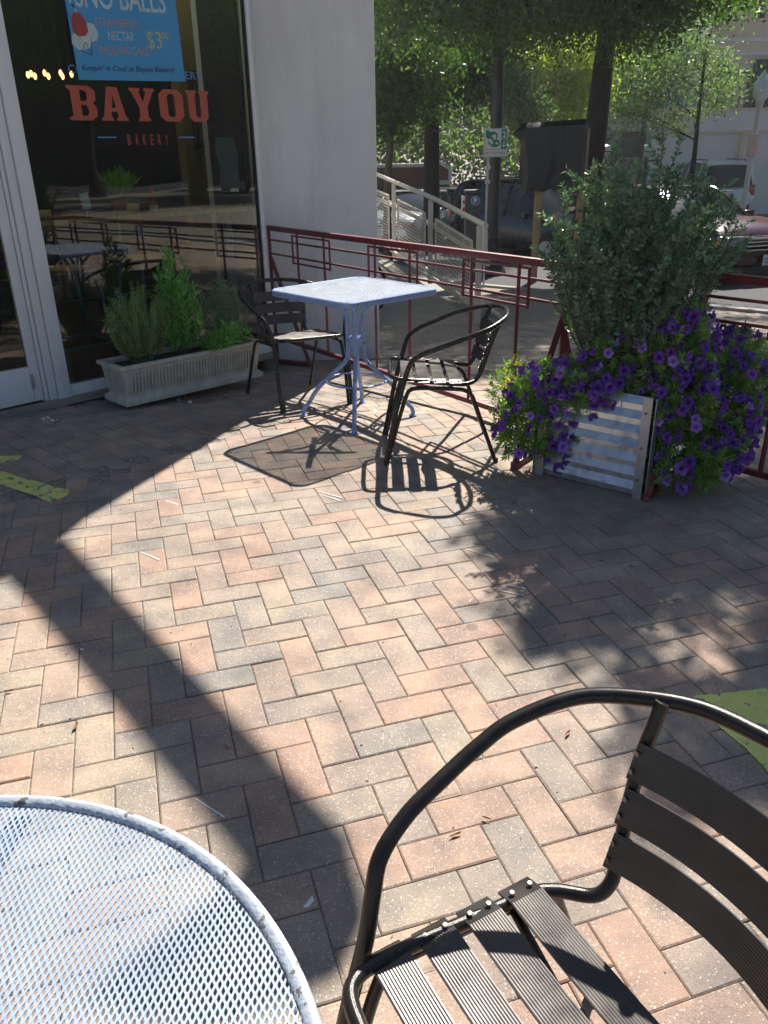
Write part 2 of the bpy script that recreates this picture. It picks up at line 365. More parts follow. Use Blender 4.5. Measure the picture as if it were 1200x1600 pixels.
def paver(cx, cy, ax, L, W, key):
    """one chamfered paver; ax = unit vector of its long side"""
    ay = Vector((-ax.y, ax.x)); g = .0011; ch = .0032
    hl, hw = L/2-g, W/2-g; n = len(PV); j = RND.uniform(-.0016, .0016); tx, ty = RND.uniform(-.007, .007), RND.uniform(-.012, .012); g = RND.uniform(.0007, .0016)
    for (l, w_, dz) in ((hl, hw, -.012), (hl, hw, -ch*.8), (hl-ch, hw-ch, 0)):
        for (sa, sb) in ((-1,-1),(1,-1),(1,1),(-1,1)):
            if dz == 0: q_ = RND.uniform(0, .0009)+(RND.uniform(.002, .006) if RND.random() < .05 else 0); l_, w2_ = l-q_, w_-q_*RND.uniform(.5, 1.5)
            else: l_, w2_ = l, w_
            x = cx+ax.x*l_*sa+ay.x*w2_*sb; y = cy+ax.y*l_*sa+ay.y*w2_*sb
            PV.append((x, y, gz(x, y)+dz+j+tx*l*sa+ty*w_*sb))
    fs = [(n+8, n+9, n+10, n+11)]
    for b in (0, 4):
        for k in range(4): fs.append((n+b+k, n+b+(k+1) % 4, n+b+4+(k+1) % 4, n+b+4+k))
    PF.extend(fs); PR.extend([key]*len(fs))
AU = Vector((math.cos(YAW), math.sin(YAW)))
AV = Vector((-math.sin(YAW), math.cos(YAW)))
def brick_key():
    return RND.random()
for i in range(-75, 120):
    for j in range(-175, 30):
        sm = (i+j) % 4
        if sm not in (0, 2): continue
        if sm == 0: a0, b0, ln = i+1, -(j+.5), 'H'
        else: a0, b0, ln = i+.5, -(j+1), 'V'
        x, y = lat2w(a0, b0)
        if not ok_area(x, y) or in_building(x, y): continue
        if y-x > 5.12: continue                          # border course by the shop front
        if (y > 12 and x < -1) or x < -6: continue
        paver(x, y, AU if ln == 'H' else AV, 2*UB, UB, brick_key())
# border: running bond at right angles to the shop front
EA = Vector((.70711, -.70711))
for k in range(-75, 60):
    for q in range(0, 12):
        s_ = k*.106; d_ = -.02-(q+.5)*.222-(.111 if k % 2 else 0)+.111
        p_ = F0+EU*s_+NI*d_
        if d_ > -.06 or not (p_.y-p_.x > 5.26) or in_building(p_.x, p_.y) or not ok_area(p_.x, p_.y): continue
        paver(p_.x, p_.y, EA, .222, .106, min(1, .3+.7*brick_key()))
me = bpy.data.meshes.new('paving'); me.from_pydata(PV, [], PF)
at_ = me.attributes.new('rnd', 'FLOAT', 'FACE'); at_.data.foreach_set('value', PR)
tag(mk('paving', me, M['paver']), kind='structure')
# sand bed and the rest of the ground, one sheet to the horizon
XS = [-300, -60, -20, -8, -4, 0, 4, 8, 14, 22, 60, 300]; YS = [-300, -60, -10, 0, 4.6, 6.7, 9, 12, 15, 18, 21, 40, 80, 300]
gv = [(x, y, gz(x, y)-.0052) for y in YS for x in XS]; nx = len(XS)
gf = [(a*nx+b, a*nx+b+1, (a+1)*nx+b+1, (a+1)*nx+b) for a in range(len(YS)-1) for b in range(nx-1)]
me = bpy.data.meshes.new('ground'); me.from_pydata(gv, [], gf); tag(mk('ground', me, M['joint']), kind='structure')
# street strip and kerb
def strip(name, n0, n1, z, mt, t0=-45, t1=60, thick=0):
    T = Vector((.586, -.81)); N2 = NS.normalized(); b = MB(); ts = list(range(t0, t1+1, 1))
    vs = []; fs = []
    for t in ts:
        for n in (n0, n1):
            p_ = N2*n+T*t; vs.append((p_.x, p_.y, gz(p_.x, p_.y)+z))
    for i in range(len(ts)-1): fs.append((2*i, 2*i+2, 2*i+3, 2*i+1))
    if thick:
        k = len(vs); vs += [(v[0], v[1], v[2]-thick) for v in vs]
        for i in range(len(ts)-1): fs.append((2*i, 2*i+2, k+2*i+2, k+2*i)); fs.append((2*i+1, 2*i+3, k+2*i+3, k+2*i+1))
    me = bpy.data.meshes.new(name); me.from_pydata(vs, [], fs); return tag(mk(name, me, mt), kind='structure')
strip('road', 9.12, 36, -.004+.001, M['asphalt'])
strip('kerb', 8.97, 9.13, .03, M['kerb'], thick=.12)
strip('far_kerb', 36, 36.15, .12, M['kerb'], thick=.16)

# ---------------------------------------------------------------- shop building
ZT = 4.4
bld = thing('cafe_building', 'white rendered cafe building with a big shop window and a broad white pillar', 'building', (0,0,0))
def seg_wall(b, p, q, z0, z1, th=.2):                    # wall with its outer face on p-q, thickness inward (to the left of p->q)
    p, q = Vector(p[:2]), Vector(q[:2]); d = (q-p).normalized(); n = Vector((-d.y, d.x))*th
    b.prism([p, q, q+n, p+n], z0, z1)
b = MB()
P0 = F0+EU*-8.5; P1 = F0+EU*-1.22; P2 = F0+EU*1.69
PL = Vector((-.888, 6.715)); PR_ = Vector((-.012, 6.80)); PB = Vector((-.42, 12.0)); PBL = Vector((-9.5, 12.0))
seg_wall(b, P0, P1, -.1, ZT-.26)
seg_wall(b, P1, P2, 2.95, ZT-.26)
seg_wall(b, PBL+Vector((0,0)), P0, -.3, ZT-.26); seg_wall(b, PB, PBL, -.5, ZT-.26)
b.build('wall', M['render'], bld, smooth=False)
b = MB(); b.prism([PL, PR_, PR_+Vector((-.33, 4.2)), PB+Vector((-.25,0)), PL+Vector((-.02, 2.0)), Vector((-1.33, 6.72)), P2], -.6, ZT-.26)
b.build('pillar', M['render'], bld, smooth=False, bevel=.006)
b = MB(); b.prism([PR_+Vector((0,-.02)), PR_+Vector((-.33, 4.3)), (-9.6, 12.1), (-8.9,-1.2), F0+EU*-8.6-NI*.45, Vector((-.07, 6.50))], ZT-.26, ZT)
b.build('roof', M['render'], bld, smooth=False)
b = MB()                                                  # added unseen arm and panel, shaped to cast the long shadow band
B0 = Vector((-.035, 6.66)); BD = Vector((.5945, -.804)); BN = Vector((.804, .5945))
b.prism([B0-BN*.16, B0+BD*2.05-BN*.07, B0+BD*2.05+BN*.075, B0+BN*.04], ZT-.20, ZT-.08)
E_ = B0+BD*2.05
kz = (ZT-.14)/math.tan(SUN_EL); b.prism([(x+.339*kz, y+.941*kz) for x, y in ((-.30,1.29),(-.115,1.29),(-.07,1.10),(-.12,.97),(-.36,.86),(-.62,.93),(-.42,1.15))][::-1], ZT-.22, ZT-.205)
b.build('shadow_arm', M['alu'], bld, smooth=False)
# window and door frames
def fbox(b, s0, s1, d0, d1, z0, z1):
    c = F0+EU*((s0+s1)/2)+NI*((d0+d1)/2)
    b.box((c.x, c.y, (z0+z1)/2), (s1-s0, d1-d0, z1-z0), (Vector((EU.x, EU.y, 0)), Vector((NI.x, NI.y, 0)), Vector((0,0,1))))
win = MB(); fbox(win, -.095, -.012, -.03, .10, 0, 2.93); fbox(win, -.010, 1.655, -.012, .07, .0, .082); fbox(win, -.010, 1.655, -.01, .07, 2.85, 2.93); fbox(win, 1.657, 1.686, -.012, .08, 0, 2.93)
wf = win.build('window', M['alu'], bld, bevel=.003)
for a_ in (-.011, 1.645): b = MB(); fbox(b, a_, a_+.010, .0, .03, .083, 2.85); b.build('gasket', M['rubber'], wf)
b = MB(); fbox(b, -.004, 1.652, .012, .018, .084, 2.85); b.build('pane', M['glass'], wf, smooth=False)
b = MB(); fbox(b, -.100, -.150, -.012, .06, 0, 2.93); fbox(b, -.155, -.178, .0, .06, 0, 2.93); fbox(b, -1.215, -.098, .0, .06, 2.28, 2.40); fbox(b, -1.22,-1.17,-.01,.06,0,2.93)
fr = b.build('door_frame', M['alu'], bld, bevel=.003)
b = MB(); fbox(b, -.240, -.183, .006, .05, .02, 2.25); fbox(b, -1.16, -1.10, .006, .05, .02, 2.25); fbox(b, -1.10, -.242, .006, .05, .02, .245); fbox(b, -1.10, -.242, .006, .05, 2.15, 2.25)
dr_ = b.build('door', M['alu'], bld, bevel=.003)
b = MB(); fbox(b, -1.10, -.243, .022, .028, .246, 2.149); b.build('pane', M['glass'], dr_, smooth=False)
b = MB(); b.tube([FP(-1.04, -.05, .95), FP(-1.04, -.05, 1.35)], .012); b.tube([FP(-1.04, -.05, 1.0), FP(-1.04, .01, 1.0)], .008); b.tube([FP(-1.04, -.05, 1.3), FP(-1.04, .01, 1.3)], .008); b.build('handle', M['chrome'], dr_)
b = MB(); fbox(b, -.247, -.225, .0, .006, .10, .20); b.build('hinge', M['zinctrim'], dr_)
b = MB(); fbox(b, -1.25, 1.69, -.055, -.013, -.03, .012); b.build('threshold', M['concrete'], bld)
# a small base course at the foot of the pillar
b = MB(); pd = (PR_-PL).normalized(); pn = Vector((pd.y, -pd.x))
b.prism([PL+pn*.006-pd*.0, PL+pn*.018, PL+pd*.16+pn*.018, PL+pd*.16+pn*.006], -.3, -.06); b.build('base_course', M['render'], bld, smooth=False)
# interior shell
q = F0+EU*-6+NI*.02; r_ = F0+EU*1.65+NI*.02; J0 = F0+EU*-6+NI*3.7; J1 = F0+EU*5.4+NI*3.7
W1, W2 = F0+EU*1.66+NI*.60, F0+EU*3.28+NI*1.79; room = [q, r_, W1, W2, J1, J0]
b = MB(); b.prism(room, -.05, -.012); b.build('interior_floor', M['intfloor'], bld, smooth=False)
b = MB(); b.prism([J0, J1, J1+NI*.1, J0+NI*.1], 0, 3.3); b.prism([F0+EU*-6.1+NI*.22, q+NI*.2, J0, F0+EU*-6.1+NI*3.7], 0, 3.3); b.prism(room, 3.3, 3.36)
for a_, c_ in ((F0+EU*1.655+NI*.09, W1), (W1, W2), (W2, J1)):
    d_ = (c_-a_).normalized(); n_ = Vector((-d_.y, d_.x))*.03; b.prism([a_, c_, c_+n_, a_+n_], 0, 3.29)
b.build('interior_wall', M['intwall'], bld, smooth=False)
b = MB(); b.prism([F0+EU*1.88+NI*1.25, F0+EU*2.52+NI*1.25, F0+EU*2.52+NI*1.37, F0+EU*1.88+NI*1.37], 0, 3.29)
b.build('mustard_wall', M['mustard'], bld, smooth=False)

def curve_mesh(splines, extr):
    cu = bpy.data.curves.new('c', 'CURVE'); cu.dimensions = '2D'; cu.fill_mode = 'BOTH'; cu.extrude = extr
    for pts in splines:
        sp = cu.splines.new('POLY'); sp.points.add(len(pts)-1); sp.use_cyclic_u = True
        for k, p_ in enumerate(pts): sp.points[k].co = (p_[0], p_[1], 0, 1)
    o = bpy.data.objects.new('c', cu); C.objects.link(o); bpy.context.view_layer.update()
    me = bpy.data.meshes.new_from_object(o.evaluated_get(bpy.context.evaluated_depsgraph_get())); bpy.data.objects.remove(o); return me
def text_mesh(s, size=.1, extr=.0008, offset=0, space=1, shear=0):
    cu = bpy.data.curves.new('t', 'FONT'); cu.body = s; cu.size = size; cu.extrude = extr; cu.offset = offset; cu.space_character = space; cu.shear = shear
    o = bpy.data.objects.new('t', cu); C.objects.link(o); bpy.context.view_layer.update()
    me = bpy.data.meshes.new_from_object(o.evaluated_get(bpy.context.evaluated_depsgraph_get())); bpy.data.objects.remove(o); return me
def place(me, name, mt, parent, origin, xax, yax=Vector((0,0,1)), width=None, height=None, sx=None):
    """lay a flat xy mesh in the plane of xax,yax with its lower left at origin, scaled to width/height"""
    co = np.empty(len(me.vertices)*3); me.vertices.foreach_get('co', co); co = co.reshape(-1, 3)
    mn, mx = co.min(0), co.max(0); fx = (width/(mx[0]-mn[0])) if width else 1; fy = (height/(mx[1]-mn[1])) if height else (fx if width else 1)
    if not width: fx = fy if height else 1
    xax = Vector(xax).normalized(); yax = Vector(yax).normalized(); zax = xax.cross(yax)
    o3 = np.array(origin); out = o3+np.outer((co[:,0]-mn[0])*fx, xax)+np.outer((co[:,1]-mn[1])*fy, yax)+np.outer(co[:,2]-mn[2], zax)
    me.vertices.foreach_set('co', out.ravel()); me.update(); me.name = name; me.materials.clear(); return mk(name, me, mt, parent)
EX = Vector((EU.x, EU.y, 0))
LET = {
 'B': [[(0,0),(.78,0),(1,.13),(1,.40),(.88,.50),(1,.60),(1,.87),(.78,1),(0,1),(0,.93),(.13,.86),(.13,.14),(0,.07)],[(.45,.13),(.62,.13),(.70,.2),(.70,.38),(.62,.45),(.45,.45)],[(.45,.56),(.62,.56),(.69,.62),(.69,.8),(.62,.87),(.45,.87)]],
 'A': [[(0,0),(.44,0),(.44,.07),(.36,.12),(.39,.27),(.61,.27),(.64,.12),(.56,.07),(.56,0),(1,0),(1,.07),(.91,.13),(.70,1),(.30,1),(.09,.13),(0,.07)],[(.42,.38),(.58,.38),(.50,.78)]],
 'Y': [[(.26,0),(.74,0),(.74,.07),(.66,.13),(.66,.42),(.91,.87),(1,.93),(1,1),(.58,1),(.58,.93),(.64,.88),(.50,.58),(.36,.88),(.42,.93),(.42,1),(0,1),(0,.93),(.09,.87),(.34,.42),(.34,.13),(.26,.07)]],
 'O': [[(.22,0),(.78,0),(1,.17),(1,.83),(.78,1),(.22,1),(0,.83),(0,.17)],[(.42,.14),(.58,.14),(.66,.22),(.66,.78),(.58,.86),(.42,.86),(.34,.78),(.34,.22)]],
 'U': [[(.24,0),(.76,0),(.92,.15),(.92,.86),(1,.93),(1,1),(.55,1),(.55,.93),(.62,.86),(.62,.22),(.55,.14),(.45,.14),(.38,.22),(.38,.86),(.45,.93),(.45,1),(0,1),(0,.93),(.08,.86),(.08,.15)]]}
for k, ch in enumerate('BAYOU'):
    s0 = .300+k*.2065; place(curve_mesh(LET[ch], .0008), 'lettering', M['wintext'], wf, FP(s0, .009, 1.655), EX, width=.180, height=.188)
for k, ch in enumerate('BAKERY'):
    place(text_mesh(ch, .06), 'lettering', M['wintext'], wf, FP(.66+k*.055, .009, 1.515), EX, height=.062, width=.022)
for a_, c_ in ((.46, .585), (1.045, 1.165)):
    b = MB(); fbox(b, a_, c_, .0085, .0105, 1.557, 1.564); b.build('lettering', M['winblue'], wf)
place(text_mesh('CO', .06), 'lettering', M['winblue'], wf, FP(.335, .009, 1.905), EX, height=.046)
place(text_mesh('ERY', .06), 'lettering', M['winblue'], wf, FP(1.140, .009, 1.908), EX, width=.125, height=.044)

# poster in front of the glass
po = thing('poster', 'blue handwritten sno balls price poster hanging on the shop window', 'poster', FP(.383, -.02, 1.871))
a = rad(1.6); PX = (EX*math.cos(a)+Vector((0,0,1))*math.sin(a)); PY = (Vector((0,0,1))*math.cos(a)-EX*math.sin(a)); PN = PX.cross(PY)
PO = FP(.383, -.012, 1.871)
def onposter(u, v, off=.0012): return PO+PX*u+PY*v+PN*off - po.location
b = MB(); b.box(onposter(.37, .40, -.002), (.74, .80, .004), (PX, PY, PN)); b.build('board', M['poster'], po, bevel=.001)
def ptext(s, mt, u, v, width, height, **k): place(text_mesh(s, .1, .0005, **k), 'lettering', M[mt], po, onposter(u, v), PX, PY, width=width, height=height)
ptext('SNO BALLS', 'posterwhite', .06, .375, .60, .13, offset=.001)
ptext('STRAWBERRY', 'posterpink', .165, .285, .29, .045)
ptext('NECTAR', 'posterwhite', .235, .215, .175, .048)
ptext('WEDDING CAKE', 'posterpink', .155, .140, .34, .046)
ptext('$3', 'posteryel', .495, .165, .105, .11)
ptext('00', 'posteryel', .605, .235, .05, .04)
ptext("Keepin' it Cool at Bayou Bakery!", 'posterdark', .03, .040, .64, .042, shear=.2)
def blob(cx, cy, rx, ry, n=22, j=.12): return [(cx+rx*math.cos(2*math.pi*k/n)*(1+RND.uniform(-j, j)), cy+ry*math.sin(2*math.pi*k/n)*(1+RND.uniform(-j, j))) for k in range(n)]
place(curve_mesh([blob(0,0,.062,.05)], .0004), 'painted_cup', M['posterwhite'], po, onposter(-.005,.155,.0008), PX, PY)
place(curve_mesh([blob(0,0,.045,.05)], .0004), 'painted_ice', M['posterwhite'], po, onposter(.075,.20,.0009), PX, PY)
place(curve_mesh([[(0,.02),(.03,0),(.075,.005),(.095,.03),(.09,.085),(.055,.125),(.02,.12),(0,.08)]], .0004), 'painted_ice', M['posterred'], po, onposter(.015,.225,.0018), PX, PY)
for k in range(8):
    place(curve_mesh([[(0,0),(.012,-.012),(.016,.002),(.004,.014)]], .0004), 'painted_straw', M['posterdark' if k % 2 else 'posterwhite'], po, onposter(.045-.013*k, .345+.022*k, .0028), PX, PY)
for (u1, v1, u2, v2) in ((-.03,.37,.03,.29), (.07,.20,.10,.13), (.10,.13,.11,.22), (.07,.20,.04,.15), (.04,.15,.10,.13)):
    b = MB(); b.bar(onposter(u1+.01, v1, .003), onposter(u2+.01, v2, .003), .003, .0008, PN); b.build('painted_line', M['posterdark'], po)

# ---------------------------------------------------------------- inside the shop
cnt = thing('window_counter', 'dark window counter with a pale plywood edge inside the shop', 'counter', FP(.8, .25, 0))
def rel(o, v): return Vector(v)-o.location
def lb(b, root, s0, s1, d0, d1, z0, z1):
    c = F0+EU*((s0+s1)/2)+NI*((d0+d1)/2)-Vector(root.location[:2]); b.box((c.x, c.y, (z0+z1)/2-root.location.z), (s1-s0, d1-d0, z1-z0), (EX, Vector((NI.x, NI.y, 0)), Vector((0,0,1))))
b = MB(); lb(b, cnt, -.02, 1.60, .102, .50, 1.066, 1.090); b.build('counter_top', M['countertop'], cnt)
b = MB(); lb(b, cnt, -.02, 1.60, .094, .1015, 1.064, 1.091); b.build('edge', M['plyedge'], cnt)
for s_ in (.02, 1.5):
    b = MB(); lb(b, cnt, s_, s_+.05, .22, .27, 0, 1.065); b.build('leg', M['stoolblue'], cnt)
def stool(s, d, label):
    st = thing('bar_stool', label, 'bar stool', FP(s, d, 0), math.atan2(EU.y, EU.x), 'plywood bar stools behind the window')
    b = MB(); b.lathe((0,0,.735), [(.02,-.022),(.12,-.016),(.178,.004),(.185,.014),(.178,.02),(.10,.008),(.01,.004)], 28); b.build('seat', M['ply'], st)
    for (x, y) in ((-1,-1),(1,-1),(1,1),(-1,1)):
        b = MB(); b.tube(spline([(x*.11, y*.11, .725), (x*.155, y*.155, .70), (x*.175, y*.175, .60), (x*.215, y*.215, 0)], 5), .0125); b.build('leg', M['stoolblue'], st)
    for (a1, a2) in (((-1,-1),(1,-1)), ((1,-1),(1,1)), ((1,1),(-1,1)), ((-1,1),(-1,-1))):
        b = MB(); z = .24; f = .203; b.tube([(a1[0]*f, a1[1]*f, z), (a2[0]*f, a2[1]*f, z)], .009); b.build('stretcher', M['stoolblue'], st)
    b = MB(); pts = []
    for k in range(9):
        t = rad(-28+56*k/8); pts.append((.20*math.sin(t), .05+.19*math.cos(t)))
    vs = [(x, y, z) for x, y in pts for z in (.98, 1.12)]; b.add(vs, [(2*i, 2*i+2, 2*i+3, 2*i+1) for i in range(8)])
    o = b.build('backrest', M['ply'], st); md = o.modifiers.new('s', 'SOLIDIFY'); md.thickness = .012
    for x in (-.09, .09):
        b = MB(); b.tube([(x*1.1, .15, .73), (x*1.05, .225, .86), (x, .238, 1.10)], .010); b.build('back_post', M['stoolblue'], st)
    return st
stool(.30, .50, 'plywood bar stool with blue legs behind the window, nearest the door frame')
stool(1.05, .62, 'plywood bar stool with blue legs behind the window, nearest the white pillar')
# things on the counter
ch = thing('card_holder', 'small pale card standing in a ring holder on the window counter', 'card holder', FP(.39, .17, 1.09))
b = MB(); b.lathe((0,0,0), [(.020,0),(.022,.008),(.012,.022),(.004,.03)], 16); b.tube([(0,0,.03),(0,0,.045)], .002); b.build('base', M['chrome'], ch)
b = MB(); X_ = (EX+Vector((0,0,.12))).normalized(); Z_ = (Vector((0,0,1))-EX*.12).normalized(); b.box((0,0,.10), (.058, .002, .10), (X_, X_.cross(Z_)*-1, Z_)); b.build('card', M['paper'], ch)
bt = thing('sauce_bottle', 'red capped sauce bottle with a white label on the window counter', 'bottle', FP(.90, .20, 1.09))
b = MB(); b.lathe((0,0,0), [(.026,0),(.028,.01),(.028,.05),(.020,.085),(.009,.115),(.009,.125)], 18); b.build('bottle_body', mat('red_sauce', (.35,.04,.02), .2, coat=.5), bt)
b = MB(); b.lathe((0,0,.014), [(.0288,0),(.0288,.034)], 18); b.build('bottle_label', M['paper'], bt)
b = MB(); b.lathe((0,0,.1255), [(.011,0),(.010,.03),(.006,.034)], 14); b.build('cap', mat('red_cap', (.5,.05,.03), .4), bt)

def leaves(name, pts, axes, size, mt, parent=None, aspect=.42, fold=.25, jitter=.35, nrm=None, rng=NR):
    """leaf blades: one folded rhombus (two triangles) per point, along axes"""
    pts = np.asarray(pts, float); n = len(pts)
    a = np.asarray(axes, float); a /= np.linalg.norm(a, axis=1, keepdims=True)+1e-9
    L = (size*(1+jitter*rng.uniform(-1, 1, n)))[:, None]
    r_ = nrm if nrm is not None else rng.normal(size=(n, 3)); b_ = np.cross(a, r_); b_ /= np.linalg.norm(b_, axis=1, keepdims=True)+1e-9
    c_ = np.cross(a, b_)
    v = np.empty((n, 4, 3)); v[:,0] = pts; v[:,1] = pts+a*L*.45+b_*L*aspect*.5+c_*L*fold*.3; v[:,2] = pts+a*L; v[:,3] = pts+a*L*.45-b_*L*aspect*.5+c_*L*fold*.3
    me = bpy.data.meshes.new(name); me.vertices.add(4*n); me.vertices.foreach_set('co', v.ravel())
    me.loops.add(6*n); me.polygons.add(2*n)
    k = np.arange(n)*4; idx = np.stack([k, k+1, k+2, k, k+2, k+3], 1)
    me.loops.foreach_set('vertex_index', idx.ravel()); me.polygons.foreach_set('loop_start', np.arange(2*n)*3)
    try: me.polygons.foreach_set('loop_total', np.full(2*n, 3))
    except Exception: pass
    me.update(calc_edges=True)
    t = me.attributes.new('rnd', 'FLOAT', 'FACE'); t.data.foreach_set('value', np.repeat(rng.uniform(0, 1, n), 2))
    me.validate()
    return mk(name, me, mt, parent)
def ell_pts(c, r, n, shell=.55, rng=NR):                  # points in an ellipsoid, mostly near its surface
    d = rng.normal(size=(n, 3)); d /= np.linalg.norm(d, axis=1, keepdims=True)
    q = shell+(1-shell)*rng.uniform(0, 1, n)**.6; lump = 1+.16*np.sin(d[:,0]*7+c[0]*3)+.14*np.sin(d[:,1]*6+d[:,2]*5+c[1])
    return np.array(c)+d*np.array(r)*(q*lump)[:, None], d

pp = thing('potted_plant', 'small palm in a terracotta pot on the window counter', 'potted plant', FP(.665, .24, 1.09))
b = MB(); b.lathe((0,0,0), [(.036,0),(.050,.075),(.056,.076),(.058,.098),(.050,.098),(.047,.085)], 22); b.build('pot', M['terracotta'], pp)
P_, A_ = [], []
for k in range(26):
    a = RND.uniform(0, 6.28); e = RND.uniform(.7, 1.45); d = Vector((math.cos(a)*math.cos(e), math.sin(a)*math.cos(e), math.sin(e)))
    for j in range(7): P_.append(d*(.03+.018*j)+Vector((0,0,.09))); A_.append(d+Vector((RND.uniform(-.4,.4), RND.uniform(-.4,.4), .2-.05*j)))
leaves('foliage', P_, A_, .085, M['herb'], pp, aspect=.16)
# on the mustard wall and glass
fb = thing('menu_board', 'dark framed menu board on the mustard wall inside the shop', 'picture frame', FP(2.2, 1.2, 1.42))
b = MB(); lb(b, fb, 1.96, 2.38, 1.225, 1.245, 1.50, 2.08); b.build('frame', M['black'], fb)
b = MB(); lb(b, fb, 2.0, 2.34, 1.220, 1.2245, 1.54, 2.04); b.build('board', mat('faded_board', (.08,.09,.09), .6, var=.3, scale=20), fb)
for k, (s_, w_) in enumerate(((2.05,.24),(2.08,.18),(2.06,.22),(2.1,.14))):
    b = MB(); lb(b, fb, s_, s_+w_, 1.218, 1.2198, 1.94-.09*k, 1.955-.09*k); b.build('chalk_line', M['paper'], fb)
pg = thing('paper_sheet', 'curling pale paper sheet taped inside the window by the pillar', 'paper', FP(1.40, .05, 1.1))
vs = []; 
for j in range(13):
    for i in range(5):
        p_ = FP(1.36+.17*i/4-.02*(j/12)**2, .035+.05*max(0, (4-j)/5)**2*(1+.4*i/4)+.012*math.sin(j*.9+i), 1.20+.030*j)-pg.location; vs.append(p_)
b = MB(); b.add(vs, [(j*5+i, j*5+i+1, (j+1)*5+i+1, (j+1)*5+i) for j in range(12) for i in range(4)]); b.build('sheet', mat('grey_paper', (.20,.24,.24), .8), pg)
def onf(px, py, d):                                       # where a sight line meets the plane d metres behind the shop front
    q = F0+NI*d; r_ = ray(px, py); t = (q.x*NI.x+q.y*NI.y)/(r_.x*NI.x+r_.y*NI.y); return Vector((0,0,CAM_H))+r_*t
for px, py in ((44,119),(49,117),(55,121),(70,116),(76,121),(95,116),(98,121),(112,118)):
    L_ = onf(px, py, 2.6); z_ = L_.z-.42
    bl = thing('hanging_bulb', 'one of the small warm light bulbs glowing in a row inside the dark shop', 'light bulb', L_, 0, 'warm bulbs in a row inside the shop')
    b = MB(); b.lathe((0,0,0), [(.005,.035),(.013,.022),(.015,.006),(.010,-.010),(.003,-.016)], 12); b.build('globe', M['bulb'], bl)
    b = MB(); b.tube([(0,0,.05),(0,0,3.29-(z_+.42))], .004, 6); b.build('cord', M['rubber'], bl)

for s_, d_, e_ in ((1.6, .95, 5), (.40, .75, 7)):           # added point lights that brighten the stools and the dark interior
    ld = bpy.data.lights.new('interior_fill', 'POINT'); ld.energy = e_; ld.color = (1, .84, .64); ld.shadow_soft_size = .15; lo_ = bpy.data.objects.new('interior_fill', ld); C.objects.link(lo_); lo_.location = FP(s_, d_, 2.9)

